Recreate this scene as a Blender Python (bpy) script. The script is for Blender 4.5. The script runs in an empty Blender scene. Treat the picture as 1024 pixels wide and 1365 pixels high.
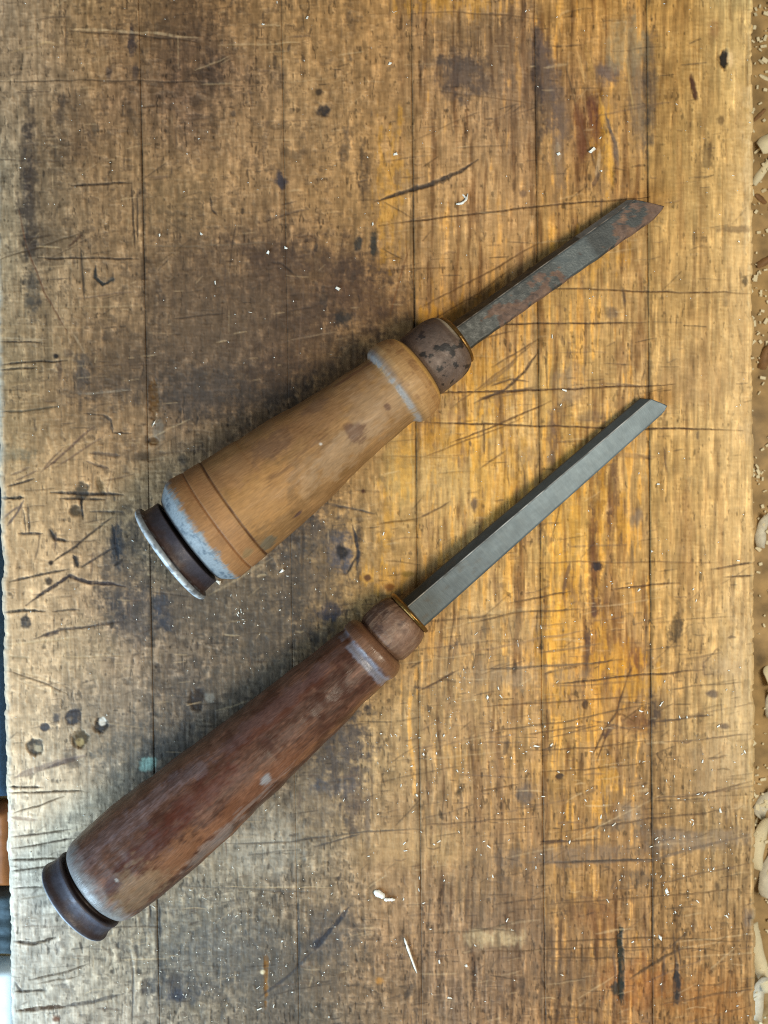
import bpy, bmesh, math, random
import numpy as np
from mathutils import Vector

# ------------------------------------------------------------------ camera, world, lamps, exposure
S = 0.00028                      # metres on the bench per photograph pixel
HC = 1500.0                      # camera height above the bench in those pixels
TILT = math.radians(-2.0)
scene = bpy.context.scene
C = scene.collection
camd = bpy.data.cameras.new('camera'); cam = bpy.data.objects.new('camera', camd); C.objects.link(cam)
camd.sensor_fit = 'VERTICAL'; camd.sensor_height = 36.0; camd.sensor_width = 27.0
camd.lens = 36.0 * HC / 1365.0
camd.clip_start = 0.01; camd.clip_end = 50
cam.rotation_euler = (TILT, 0, 0)
CAM = np.array([0.0, -HC * S * math.sin(TILT), HC * S * math.cos(TILT)])
cam.location = CAM.tolist()
camd.dof.use_dof = True; camd.dof.focus_distance = HC * S - 0.006; camd.dof.aperture_fstop = 16
scene.camera = cam

w = bpy.data.worlds.new('World'); scene.world = w; w.use_nodes = True
w.node_tree.nodes['Background'].inputs[0].default_value = (0.80, 0.84, 0.86, 1)
w.node_tree.nodes['Background'].inputs[1].default_value = 0.17

def area(name, loc, target, size, power, col):
    d = bpy.data.lights.new(name, 'AREA'); o = bpy.data.objects.new(name, d); C.objects.link(o)
    d.shape = 'RECTANGLE'; d.size, d.size_y = size; d.energy = power; d.color = col
    o.location = loc
    o.rotation_euler = (Vector(target) - Vector(loc)).to_track_quat('-Z', 'Y').to_euler()
    return o
area('warm_lamp', (0.36, -0.08, 0.62), (0.05, 0.02, 0), (0.24, 0.24), 4.5, (1.0, 0.89, 0.70))
area('window_light', (-0.52, -0.50, 0.38), (-0.05, -0.08, 0), (0.45, 0.45), 11.5, (0.57, 0.80, 1.0))
scene.cycles.use_denoising = False; scene.cycles.filter_width = 1.1
vs = scene.view_settings
vs.view_transform = 'Standard'; vs.look = 'None'; vs.exposure = 0.05; vs.gamma = 1.0; vs.use_curve_mapping = False

# ------------------------------------------------------------------ helpers
f32 = np.float32
ct, st = math.cos(TILT), math.sin(TILT)
def P(px, py, z=0.0):
    """photograph pixel -> world point at height z (in bench pixels) ; numpy friendly"""
    px = np.asarray(px, float); py = np.asarray(py, float); z = np.asarray(z, float) * S
    dx = (px - 512.0) / HC; dy = (682.5 - py) / HC; dz = -1.0
    wy = dy * ct - dz * st; wz = dy * st + dz * ct
    t = (z - CAM[2]) / wz
    return np.stack([CAM[0] + dx * t, CAM[1] + wy * t, z + 0 * t], -1)
def B(px, py):
    """photograph pixel -> bench coordinates (pixels of S metres on the bench plane)"""
    q = P(px, py, 0)
    return 512.0 + q[..., 0] / S, 682.5 - q[..., 1] / S

_tab = {}
def _table(seed):
    if seed not in _tab:
        _tab[seed] = np.random.RandomState(seed + 11).rand(256, 256).astype(f32)
    return _tab[seed]
def vnoise(x, y, seed):
    t = _table(seed)
    xi = np.floor(x); yi = np.floor(y)
    fx = (x - xi).astype(f32); fy = (y - yi).astype(f32)
    xi = xi.astype(np.int64) & 255; yi = yi.astype(np.int64) & 255
    x1 = (xi + 1) & 255; y1 = (yi + 1) & 255
    fx = fx * fx * (3 - 2 * fx); fy = fy * fy * (3 - 2 * fy)
    a = t[yi, xi]; b = t[yi, x1]; c = t[y1, xi]; d = t[y1, x1]
    return (a + (b - a) * fx) * (1 - fy) + (c + (d - c) * fx) * fy
def fbm(x, y, seed, octv=3, gain=0.5):
    """roughly -1..1"""
    s = 0; a = 1.0; n = 0
    for i in range(octv):
        s = s + a * (vnoise(x * 2**i + 17.3 * i, y * 2**i + 5.1 * i, seed + i * 7) - 0.5); n += a; a *= gain
    return s * (2.6 / n)
def sst(a, b, x):
    t = np.clip((x - a) / (b - a), 0, 1); return t * t * (3 - 2 * t)
def lin(c):
    c = np.asarray(c, float) / 255.0
    return np.where(c <= 0.04045, c / 12.92, ((c + 0.055) / 1.055) ** 2.4).astype(f32)

def tag(o, label=None, cat=None, group=None, kind=None):
    if label: o['label'] = label
    if cat: o['category'] = cat
    if group: o['group'] = group
    if kind: o['kind'] = kind
    return o
def empty(name, loc):
    o = bpy.data.objects.new(name, None); C.objects.link(o); o.location = loc; o.empty_display_size = 0.02
    return o
def mesh_obj(name, verts, faces, mat, parent=None, tone=None, smooth=True, origin=None):
    """verts (n,3) world coordinates; faces (m,4) array or list; origin = parent's location"""
    me = bpy.data.meshes.new(name)
    verts = np.asarray(verts, float)
    if origin is None and parent is not None: origin = parent.location
    if origin is not None: verts = verts - np.array(origin)
    if isinstance(faces, np.ndarray):
        k = faces.shape[1]
        me.vertices.add(len(verts)); me.vertices.foreach_set('co', verts.astype(f32).ravel())
        me.loops.add(faces.size); me.loops.foreach_set('vertex_index', faces.astype(np.int32).ravel())
        me.polygons.add(len(faces))
        me.polygons.foreach_set('loop_start', np.arange(0, faces.size, k, dtype=np.int32))
        me.polygons.foreach_set('loop_total', np.full(len(faces), k, dtype=np.int32))
        me.update(calc_edges=True)
    else:
        me.from_pydata(verts.tolist(), [], [list(f) for f in faces]); me.update()
    me.validate()
    if tone is not None:
        at = me.attributes.new('tone', 'FLOAT_COLOR', 'POINT')
        if tone.shape[1] == 3: tone = np.concatenate([tone, np.ones((len(tone), 1))], 1)
        at.data.foreach_set('color', tone.astype(f32).ravel())
    if smooth: me.polygons.foreach_set('use_smooth', np.ones(len(me.polygons), bool))
    me.materials.append(mat)
    o = bpy.data.objects.new(name, me); C.objects.link(o)
    if parent is not None: o.parent = parent
    elif origin is not None: o.location = origin
    return o

def material(name, rough=0.6, metal=0.0, spec=0.4, bump=0.0, bscale=900.0, stretch=(1, 1, 1), vary=0.25, vscale=500.0, color=None, rvar=0.15, coat=0.0, rotz=0.0):
    """node material: pigment attribute (or plain colour) broken up by fine noise, uneven gloss, fine relief.
    the attribute's alpha lowers gloss (1 = rough as given, 0 = shinier)"""
    m = bpy.data.materials.new(name); m.use_nodes = True
    nt = m.node_tree; N = nt.nodes; L = nt.links; bs = N['Principled BSDF']
    tc = N.new('ShaderNodeTexCoord'); mp = N.new('ShaderNodeMapping'); mp.inputs['Scale'].default_value = stretch
    m0 = N.new('ShaderNodeMapping'); m0.inputs['Rotation'].default_value = (0, 0, -rotz)
    L.new(tc.outputs['Object'], m0.inputs['Vector']); L.new(m0.outputs[0], mp.inputs['Vector'])
    n1 = N.new('ShaderNodeTexNoise'); n1.inputs['Scale'].default_value = vscale; n1.inputs['Detail'].default_value = 5
    L.new(mp.outputs[0], n1.inputs['Vector'])
    mr = N.new('ShaderNodeMapRange'); mr.inputs['From Min'].default_value = 0.25; mr.inputs['From Max'].default_value = 0.75
    mr.inputs['To Min'].default_value = 1 - vary; mr.inputs['To Max'].default_value = 1 + vary
    L.new(n1.outputs['Fac'], mr.inputs['Value'])
    mx = N.new('ShaderNodeMix'); mx.data_type = 'RGBA'; mx.blend_type = 'MULTIPLY'; mx.inputs['Factor'].default_value = 1
    if color is None:
        at = N.new('ShaderNodeAttribute'); at.attribute_name = 'tone'; L.new(at.outputs['Color'], mx.inputs['A'])
    else:
        mx.inputs['A'].default_value = (*color, 1)
    L.new(mr.outputs['Result'], mx.inputs['B'])
    L.new(mx.outputs['Result'], bs.inputs['Base Color'])
    n2 = N.new('ShaderNodeTexNoise'); n2.inputs['Scale'].default_value = vscale * 0.35; n2.inputs['Detail'].default_value = 4
    L.new(mp.outputs[0], n2.inputs['Vector'])
    mr2 = N.new('ShaderNodeMapRange'); mr2.inputs['From Min'].default_value = 0.3; mr2.inputs['From Max'].default_value = 0.7
    mr2.inputs['To Min'].default_value = rough - rvar; mr2.inputs['To Max'].default_value = min(1, rough + rvar)
    L.new(n2.outputs['Fac'], mr2.inputs['Value'])
    if color is None:
        ma = N.new('ShaderNodeMath'); ma.operation = 'MULTIPLY'
        L.new(mr2.outputs['Result'], ma.inputs[0]); L.new(at.outputs['Alpha'], ma.inputs[1]); L.new(ma.outputs[0], bs.inputs['Roughness'])
    else:
        L.new(mr2.outputs['Result'], bs.inputs['Roughness'])
    bs.inputs['Metallic'].default_value = metal
    bs.inputs['Specular IOR Level'].default_value = spec
    if coat: bs.inputs['Coat Weight'].default_value = coat; bs.inputs['Coat Roughness'].default_value = 0.35
    if bump:
        n3 = N.new('ShaderNodeTexNoise'); n3.inputs['Scale'].default_value = bscale; n3.inputs['Detail'].default_value = 6
        L.new(mp.outputs[0], n3.inputs['Vector'])
        bp = N.new('ShaderNodeBump'); bp.inputs['Strength'].default_value = bump; bp.inputs['Distance'].default_value = 0.0003
        L.new(n3.outputs['Fac'], bp.inputs['Height']); L.new(bp.outputs[0], bs.inputs['Normal'])
    return m

M_bench = material('worn_bench_wood', 0.66, spec=0.2, bump=0.25, bscale=1800, stretch=(1, 0.25, 1), vary=0.10, vscale=1500)

# ------------------------------------------------------------------ the bench top : colour and relief drawn on a map of the bench plane
U0, V0, NU, NV = -40, -190, 1110, 1760
U, V = np.meshgrid(np.arange(NU, dtype=f32) + U0, np.arange(NV, dtype=f32) + V0)

# colour of the wood and its staining with the light on it included, on a coarse net (photograph pixels)
GX = [0, 128, 256, 384, 512, 640, 768, 896, 1005]
GY = [0, 125, 250, 375, 500, 625, 750, 875, 1000, 1125, 1250, 1365]
NET = [
 [(150,125,95),(140,108,66),(138,100,58),(145,108,62),(165,120,62),(170,128,70),(175,125,55),(190,140,70),(205,175,120)],
 [(140,118,90),(138,105,68),(118,88,62),(150,115,72),(165,122,70),(150,114,72),(160,116,65),(180,135,72),(205,165,105)],
 [(135,122,98),(130,100,65),(150,115,72),(140,105,65),(168,125,68),(175,132,75),(168,122,65),(185,142,80),(208,165,105)],
 [(140,120,90),(132,104,70),(122,94,64),(116,88,60),(150,110,64),(178,135,70),(178,135,72),(190,145,85),(205,165,110)],
 [(130,108,75),(124,95,62),(112,88,64),(120,92,64),(155,114,65),(188,145,72),(185,142,78),(182,142,90),(205,165,112)],
 [(160,130,88),(160,125,82),(135,105,70),(140,105,65),(175,134,72),(195,150,68),(190,142,62),(188,145,85),(205,165,110)],
 [(185,150,105),(150,120,84),(115,96,72),(125,102,72),(170,128,65),(198,155,80),(190,140,55),(185,140,80),(200,160,108)],
 [(185,155,115),(140,116,88),(112,95,76),(118,97,70),(165,126,70),(188,145,80),(190,135,55),(178,135,80),(190,155,110)],
 [(190,165,130),(155,135,108),(125,108,88),(128,110,85),(162,130,84),(175,135,78),(178,130,60),(172,132,85),(180,148,105)],
 [(205,190,165),(185,165,138),(150,138,115),(138,122,98),(158,126,86),(165,125,72),(168,122,62),(160,120,72),(175,140,98)],
 [(185,178,165),(155,142,118),(142,130,108),(128,112,90),(150,115,78),(155,120,82),(160,115,65),(165,120,68),(165,125,80)],
 [(200,195,180),(165,152,132),(138,124,102),(122,106,85),(135,105,72),(145,112,78),(150,105,55),(165,112,55),(165,118,65)]]
net = lin(NET)
for r_ in range(12):
    for c_ in range(9):
        net[r_, c_] *= 1 - .14 * min(1, max(0, (r_ - 7) / 3)) * min(1, max(0, (4.5 - c_) / 2.5)) - .08 * (c_ >= 7) * (r_ < 9) + .12 * (c_ < 4) * (r_ < 8)
wu = fbm(U / 60, V / 60, 3, 3) * 34; wv = fbm(U / 60, V / 60, 31, 3) * 34
def netsample(u, v):
    fx = np.interp(u, GX, np.arange(len(GX))); fy = np.interp(v, GY, np.arange(len(GY)))
    x0 = np.minimum(fx.astype(int), len(GX) - 2); y0 = np.minimum(fy.astype(int), len(GY) - 2)
    a = (fx - x0)[..., None]; b = (fy - y0)[..., None]
    return (net[y0, x0] * (1 - a) + net[y0, x0 + 1] * a) * (1 - b) + (net[y0 + 1, x0] * (1 - a) + net[y0 + 1, x0 + 1] * a) * b
COL = netsample(U + wu, V + wv).astype(f32)
lum = (COL @ np.array([.3, .59, .11], f32))[..., None]; COL = COL * .86 + lum * .14 * np.array([1.06, 1, .9], f32)
COL *= 1 + (sst(500, 650, U) * sst(1150, 700, V))[..., None] * np.array([.02, .05, .16], f32)
HGT = np.zeros((NV, NU), f32)
GLOSS = np.ones((NV, NU), f32)

# joints between the planks: two photograph points each -> straight parallel lines on the bench
def seam(p, q):
    (u1, v1), (u2, v2) = B(*p), B(*q)
    k = (u2 - u1) / (v2 - v1); return lambda v: u1 + (np.asarray(v) - v1) * k
SEAMS = [seam((-15, 0), (13, 1365)), seam((185, 0), (213, 1365)), seam((375, 0), (399, 1365)), seam((548, 0), (563, 1365)),
         seam((712.5, 0), (727, 1365)), seam((862, 0), (870.5, 1365)), seam((1004, 0), (1008, 1365))]
PID = sum((U > s(V)).astype(np.int8) for s in SEAMS)      # 1..6 inside the planks
pl_rs = np.random.RandomState(4)
right = sst(480, 600, U)                                   # how far to the cleaner, yellower side
low = sst(950, 1150, V)

# plank to plank differences
for i, m in enumerate([(1.0, 1.0, 1.0), (1.06, 1.05, 1.04), (0.97, 0.96, 0.95), (1.0, .99, .96), (1.02, 1.0, .97), (1.0, .98, .9), (1.0, 1.01, 1.05), (1, 1, 1)]):
    COL[PID == i] *= np.array(m, f32)

off = PID.astype(f32) * 37.7
# fibres along the planks
g1 = fbm(U / 2.4 + off, V / 110 + off, 41, 3)
g2 = fbm(U / 7.0 + off + fbm(U / 80, V / 160, 42, 2) * 1.2, V / 170 + off, 45, 3)
g3 = fbm(U / 4.2 + off, V / 34, 51, 3) * right + fbm(U / 4.6, V / 13, 53, 3) * (1 - right)
g4 = fbm(U / 13 + off, V / 60, 57, 2)
h1 = fbm(U / 34 + V / 90, V / 2.2 + U * 0.03, 61, 3)
h2 = fbm(U / 12, V / 3.0, 64, 2)
m1 = fbm(U / 30, V / 36, 71, 4, 0.6)
m2 = fbm(U / 9, V / 12, 75, 3)
T3 = 0.65 * (fbm(U / 4.8, V / 27, 111, 3, .58) * right + fbm(U / 6, V / 12, 112, 4, .62) * (1 - right)) + (0.45 - .25 * right) * fbm(U / 13, V / 4.6, 115, 3, .55) + .14 * fbm(U / 2.2, V / 2.6, 119, 2)     # rectilinear tooth of grain and saw marks
t = (.09 + .06 * right) * g1 + 0.14 * g2 + 0.20 * g3 + 0.06 * h1 + 0.17 * m1 + 0.16 * m2 + 0.20 * T3
COL *= np.exp(t * 1.2)[..., None]
# yellow bright early wood against brown late wood on the right-hand planks
ye = sst(0.05, 0.55, g2 * 0.7 + g3 * 0.55 + g4 * 0.3) * right * (0.4 + 0.6 * sst(330, 560, V) * (1 - 0.75 * low)) * (1 - 0.75 * (PID >= 6))
ye = sst(.25, .6, ye + .25 * T3) * .5 * (1 - .7 * sst(820, 960, V) * (PID == 4)) * (1 - .5 * sst(1080, 1200, V))
lr = (right * sst(860, 1120, V))[..., None]; COL = COL * (1 - lr * np.array([.20, .19, .14], f32))
COL = COL * (1 - ye[..., None]) + ye[..., None] * lin((214, 152, 56)) * np.exp(.3 * g1 + .2 * T3)[..., None]
br = sst(0.1, 0.6, -g2 * 0.8 - g3 * 0.4 + 0.2 * m1) * right * (1 - 0.6 * (PID >= 6))
COL *= (1 - br[..., None] * np.array([0.26, 0.36, 0.42], f32))
# thin dark lines of late wood running with the grain
rd1 = 1 - np.abs(fbm(U / 6.5 + off, V / 330 + off, 121, 3, .6)) * 3.2; rd2 = 1 - np.abs(fbm(U / 3.2 + off, V / 120 + off, 124, 2)) * 3
ln = sst(.45, 1, rd1) * sst(-.3, .3, fbm(U / 20, V / 50, 127, 3)) * (.25 + .5 * right) + .3 * sst(.5, 1, rd2) * sst(-.1, .4, fbm(U / 14, V / 30, 129, 3))
COL *= (1 - np.clip(ln, 0, 1)[..., None] * np.array([.30, .36, .40], f32)); HGT -= .35 * ln
# ingrained dirt : crisp cross-hatched flecks, dense where the bench is used most
DM = np.array([[.3,.5,.7,.5,.4,.5,.3,.15,.1],[.5,.5,.8,.4,.3,.6,.6,.1,.05],[.6,.5,.4,.4,.3,.3,.4,.1,.05],[.5,.5,.8,.9,.5,.25,.25,.1,.05],[.5,.6,.9,.8,.3,.25,.3,.3,.1],
 [.3,.3,.6,.6,.3,.2,.3,.15,.1],[.15,.5,.9,.8,.3,.3,.4,.2,.1],[.15,.6,.9,.9,.5,.5,.5,.35,.2],[.15,.5,.8,.8,.4,.5,.4,.5,.3],[.15,.3,.5,.7,.5,.5,.4,.6,.4],[.4,.6,.7,.8,.6,.7,.5,.6,.5],[.3,.5,.8,.9,.8,.8,.7,.6,.6]], f32)
keep = net; net = np.repeat(DM[..., None], 3, 2); DEN = netsample(U + wu * 1.2, V + wv * 1.2)[..., 0].astype(f32); net = keep
dn = DEN + .30 * m1 + .16 * fbm(U / 70, V / 60, 103, 3)
TF = .70 * (fbm(U / 4.4, V / 20, 105, 3, .62) * right + fbm(U / 6.5, V / 11, 106, 4, .62) * (1 - right)) + (.48 - .2 * right) * fbm(U / 12, V / 4.2, 107, 3, .6) + .25 * g3 + .3 * m2
fl = sst(-.14, .2, TF + (dn - .86) * .85)
COL = COL * (1 - .47 * fl[..., None]) + .47 * fl[..., None] * (COL * .30 + lin((64, 54, 48)) * .6)
wash = sst(.35, 1.1, dn + .25 * T3)
COL *= (1 - wash[..., None] * np.array([.17, .17, .15], f32))
dirt = fl
HGT -= fl * 0.45
# dusty grey-brown film on the cleaner planks
fm = sst(.0, .5, m1 * .8 + T3 * .7 - .1 + .35 * sst(800, 1000, V)) * right * .42 * (1 - .7 * (PID >= 6))
COL = COL * (1 - fm[..., None]) + fm[..., None] * lin((148, 116, 82)) *  np.exp(.2 * T3)[..., None]
# rubbed, paler fibres
pale = sst(0.2, 0.5, 0.4 * g3 - 0.35 * m1 + 0.35 * h2 - 0.3 * h1 - .4 * T3 + 0.05 * low)
COL = COL * (1 - 0.38 * pale[..., None]) + 0.38 * pale[..., None] * (COL * 1.25 + np.array([.05, .045, .035], f32))
HGT += 0.35 * g1 + 0.4 * g3 + 0.5 * m2 + 0.3 * h1 + 0.5 * m1 + 0.5 * T3 + 0.7 * pale
# tiny fibres torn out
pit = sst(0.68, 0.85, fbm(U / 2.6, V / 9, 81, 2) + 0.3 * m1 + 0.1 * low)
COL *= (1 - 0.4 * pit)[..., None]; HGT -= pit * .5

def blur(A, r):
    for ax in (0, 1):
        c = np.cumsum(np.concatenate([np.repeat(np.take(A, [0], ax), r + 1, ax), A, np.repeat(np.take(A, [-1], ax), r, ax)], ax), ax, dtype=np.float64)
        n = A.shape[ax]; A = ((np.take(c, np.arange(2 * r + 1, 2 * r + 1 + n), ax) - np.take(c, np.arange(n), ax)) / (2 * r + 1)).astype(f32)
    return A
# deepen the local contrast of the weathered surface
LG = np.log(np.clip((COL @ np.array([.35, .5, .15], f32)), .004, 2)); BL = blur(blur(LG, 24), 24)
AMP = np.clip(-.1 + .75 * DEN + .25 * m1, -.2, .5)
COL *= np.exp(AMP * (LG - BL) - .04)[..., None]
COL *= 1 + (right * (PID >= 5) * sst(1, .2, DEN))[..., None] * np.array([.02, 0, -.12], f32) + ((PID >= 6) * 1.0)[..., None] * np.array([0, -.01, -.14], f32)
def box(u0, u1, v0, v1, pad):
    a = max(0, int(u0 - pad - U0)); b = min(NU, int(u1 + pad - U0) + 2); c = max(0, int(v0 - pad - V0)); d = min(NV, int(v1 + pad - V0) + 2)
    return slice(c, d), slice(a, b)
WN = fbm(U / 14, V / 14, 91, 4, 0.65); WN2 = fbm(U / 4.5, V / 5.5, 97, 4, .7); WG = fbm(U / 4, V / 22, 99, 3, .6)
def blob(px, py, rx, ry, col, a, ang=0, edge=0.45, nz=0.45, mode='mix', plank=None, dep=0.0, grain=0.0):
    u, v = B(px, py); r = max(rx, ry) * 1.6 + 6
    sl = box(u - r, u + r, v - r, v + r, 0)
    x = U[sl] - u; y = V[sl] - v; c, s = math.cos(math.radians(ang)), math.sin(math.radians(ang))
    d = np.sqrt(((x * c + y * s) / rx) ** 2 + ((-x * s + y * c) / ry) ** 2)
    big = min(1.0, max(rx, ry) / 22.0)
    mk = sst(1 + edge, 1 - edge, d + nz * (WN[sl] * 0.8 + WN2[sl] * 0.5) + (grain + .25 * big) * WG[sl] + .55 * big * T3[sl]) * a
    mk = mk * (1 - .45 * big * sst(-.05, .45, -T3[sl] + .4 * WN[sl]))
    mk = np.minimum(mk * 1.05, .96)
    if plank is not None: mk = mk * np.isin(PID[sl], plank)
    mk = mk[..., None]; k = lin(col) * (.92 if sum(col) < 300 else 1.0) * (np.exp(.35 * T3[sl])[..., None] if big > .4 else 1)
    if mode == 'mix': COL[sl] = COL[sl] * (1 - mk) + k * mk
    else: COL[sl] *= 1 - mk * (1 - k)
    if dep: HGT[sl] -= dep * mk[..., 0]
def stroke(pts, wd, col, a, dep=0.0, brk=0.5, taper=True, wob=1.0, mode='mix', soft=0.8, seed=0):
    pts = [B(*p) for p in pts]
    us = [p[0] for p in pts]; vs_ = [p[1] for p in pts]
    sl = box(min(us), max(us), min(vs_), max(vs_), wd * 2 + 6)
    x = U[sl] + WN[sl] * .8 * wob; y = V[sl] + WN2[sl] * 0.4 * wob + fbm(U[sl] / 30 + seed, V[sl] / 30, 7, 2) * 1.3 * wob
    best = np.full(x.shape, 1e9, f32); wl = np.ones(x.shape, f32)
    tot = sum(math.hypot(us[i+1]-us[i], vs_[i+1]-vs_[i]) for i in range(len(us)-1)) or 1; acc = 0
    for i in range(len(us) - 1):
        dx, dy = us[i+1]-us[i], vs_[i+1]-vs_[i]; l2 = dx*dx+dy*dy or 1e-6; L = math.sqrt(l2)
        tt = np.clip(((x-us[i])*dx+(y-vs_[i])*dy)/l2, 0, 1)
        d = np.hypot(x-us[i]-tt*dx, y-vs_[i]-tt*dy); q = d < best
        best = np.where(q, d, best); wl = np.where(q, (acc + tt*L)/tot, wl); acc += L
    hw = wd * 0.5 * (1 + .55 * T3[sl] + .35 * WN2[sl]) * (np.clip(np.minimum(wl, 1-wl) * 6, 0.25, 1) if taper else 1.0)
    mk = 1 - sst(hw - soft * 0.6, hw + soft, best)
    mk = mk * (1 - brk * sst(-0.1, 0.5, WN2[sl] * 0.6 + WG[sl] * 0.6)) * a
    if dep: HGT[sl] -= dep * mk / max(a, 1e-3)
    mk = mk[..., None]; k = lin(col)
    if mode == 'mix': COL[sl] = COL[sl] * (1 - mk) + k * mk
    else: COL[sl] *= 1 - mk * (1 - k)

DK = (52, 42, 36); BLK = (34, 34, 36); BLU = (50, 54, 60); RUST = (96, 52, 24); PUR = (84, 64, 56); PALE = (205, 180, 140); GREY = (120, 108, 96)
# --- big stains
for a in [
 (250,50,46,55,DK,.45), (278,112,20,30,DK,.5), (230,15,70,30,(90,70,50),.4),
 (38,235,10,85,(54,48,48),.85,2,.5,.4), (44,390,10,30,(56,58,58),.7,0,.5), (44,310,9,60,(66,60,56),.6,0,.6), (62,260,22,80,(90,74,56),.5,0,.6), (100,170,30,45,DK,.4), (80,330,60,30,DK,.25),
 (300,385,130,75,(92,72,54),.5,10,.7,.5,'mix',[2,3]), (430,370,95,52,(80,60,47),.58,15,.65,.5,'mix',[2,3]), (490,400,45,45,(76,56,44),.55,20,.5,.5,'mix',[2,3]), (400,345,110,14,(66,52,44),.5,9,.6,.5,'mix',[2,3]), (440,560,60,40,(84,70,56),.4),
 (290,455,115,70,(92,76,60),.5,0,.7,.5,'mix',[2,3]), (300,520,112,34,(62,56,52),.72,-3,.6,.4,'mix',[2,3]), (240,270,46,36,(86,72,52),.4,0,.5,.5,'mix',[2]),
 (410,470,80,50,(74,56,44),.5),(170,480,60,50,(74,62,50),.4), (108,505,10,30,(70,66,64),.6), (150,520,60,22,(66,58,52),.4),
 (618,100,32,34,(88,74,66),.8,0,.4,.6), (604,84,38,9,(84,72,64),.6), (650,50,60,30,(100,76,52),.45), (690,120,40,90,(120,96,76),.35,0,.6),
 (730,110,14,70,(92,78,74),.75,-12,.5,.5), (718,130,6,60,(66,56,52),.7,-4), (748,150,12,45,(104,90,84),.6,-10), (775,170,10,35,RUST,.65,-10), (792,150,9,26,(88,48,34),.75,-8), (770,210,8,30,(100,62,36),.5,-6),
 (812,98,16,16,(98,86,84),.75), (850,120,13,75,(110,94,80),.6,-4), (865,110,9,70,(84,74,68),.6), (835,60,26,34,(160,140,104),.5),(745,215,10,40,(130,108,88),.5),
 (165,760,30,70,(54,52,52),.62,10,.5,.6), (185,820,42,38,(52,52,56),.62), (157,725,8,35,BLU,.8), (216,815,11,26,(42,50,64),.85,-12,.3,.5), (250,800,60,40,(78,70,62),.45), (330,800,70,60,(80,72,62),.45),
 (410,745,52,90,(72,64,58),.6), (455,735,16,24,(80,78,84),.8,-8), (456,735,8,10,(40,36,36),.9), (478,740,4,44,(44,40,42),.7), (390,700,50,40,(58,58,60),.5), (360,840,70,40,(70,64,58),.5),
 (440,815,18,10,(50,52,66),.7),(395,790,8,55,(66,58,50),.6),
 (145,960,70,60,(84,80,74),.35), (265,930,40,40,(70,66,62),.45), (180,1030,50,60,(76,78,76),.5), (230,1000,40,50,(62,64,66),.5), (330,905,60,40,(72,68,62),.45),
 (450,990,42,60,(64,62,66),.68,0,.35,.5), (470,1060,14,50,(76,66,64),.55), (400,960,60,30,(80,76,74),.4), (420,1060,34,70,(84,78,74),.35),
 (280,1265,90,60,(80,84,86),.42), (235,1320,40,20,(54,56,62),.5), (420,1290,60,70,(80,72,62),.42), (360,1300,60,60,(84,78,70),.4), (440,1240,36,40,(74,70,68),.5),
 (690,1240,60,90,(98,80,64),.35), (640,1180,40,60,(110,92,72),.3), (870,948,8,26,(66,54,50),.85), (850,965,18,14,(104,66,40),.7), (846,880,20,26,(120,66,30),.55), (812,890,26,60,(130,78,30),.35),
 (880,1112,34,9,(110,94,80),.6,-3), (950,1120,70,12,(124,108,92),.55,-6), (760,1140,100,13,(116,98,82),.55,-4), (850,1170,22,10,(84,74,64),.65), (780,1210,26,12,(96,70,48),.55), (800,1225,30,30,(130,84,48),.4),
 (760,1300,36,24,(96,76,58),.45), (850,1310,44,30,(150,84,30),.4), (945,1330,40,30,(150,96,44),.45), (1000,1225,10,12,(104,92,84),.6), (700,1058,10,14,(92,84,80),.7), (840,1085,16,16,(130,118,104),.5),(830,1100,30,10,(104,90,74),.5),
 (793,765,8,110,(104,62,34),.72,1,.5,.5), (817,660,7,50,(96,62,44),.7,3), (806,830,8,60,(110,70,40),.6), (784,855,5,40,(80,60,54),.7), (736,575,7,30,(100,80,70),.6), (735,620,6,50,(150,112,66),.5), (848,690,8,12,(108,94,84),.6),
 (650,840,60,30,(130,108,80),.4), (620,900,70,40,(130,106,76),.4), (700,900,80,16,(140,120,96),.45), (955,890,40,14,(130,108,86),.4),
 (960,1020,34,60,(172,144,108),.4), (985,930,26,110,(196,168,126),.45), (985,400,18,300,(214,178,124),.35), (600,640,60,32,(196,162,104),.4), (530,625,22,50,(176,146,88),.4),
 (15,1160,26,90,(226,214,196),.4), (100,1090,70,46,(204,186,158),.35), (110,860,40,40,(168,146,112),.25), (20,560,40,30,(120,100,70),.3), (10,605,30,10,(104,98,80),.6),
 (340,1120,60,45,(160,154,140),.35), (560,1130,60,26,(186,152,104),.4), (665,1250,36,12,(188,164,124),.5), (530,1170,40,80,(150,118,82),.3),
 (760,510,20,26,(122,104,88),.5), (700,610,10,14,(120,98,74),.5), (920,510,60,30,(170,136,92),.4), (1000,575,14,16,(176,150,112),.5),(1003,230,10,140,(222,196,150),.4),
 ]: blob(*a)
# honey coloured varnish left in places, with warm light sheen painted in at some
for a in [(520,770,22,18),(540,600,10,40),(515,690,8,40),(825,880,28,16),(845,905,26,18),(810,1040,10,24),(803,690,5,60),(828,690,8,24),(620,420,40,22),(640,500,34,30),(570,440,12,40),(660,640,30,60),(600,590,30,30),(745,700,6,90),(765,680,6,80),(600,5,50,12),(800,165,7,26),(812,200,6,40),(770,340,40,20),(520,250,14,70),(740,860,18,50),(800,860,6,50)]:
    blob(*a, (210,150,44), .36, 0, .5, .7, grain=1.0)
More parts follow.
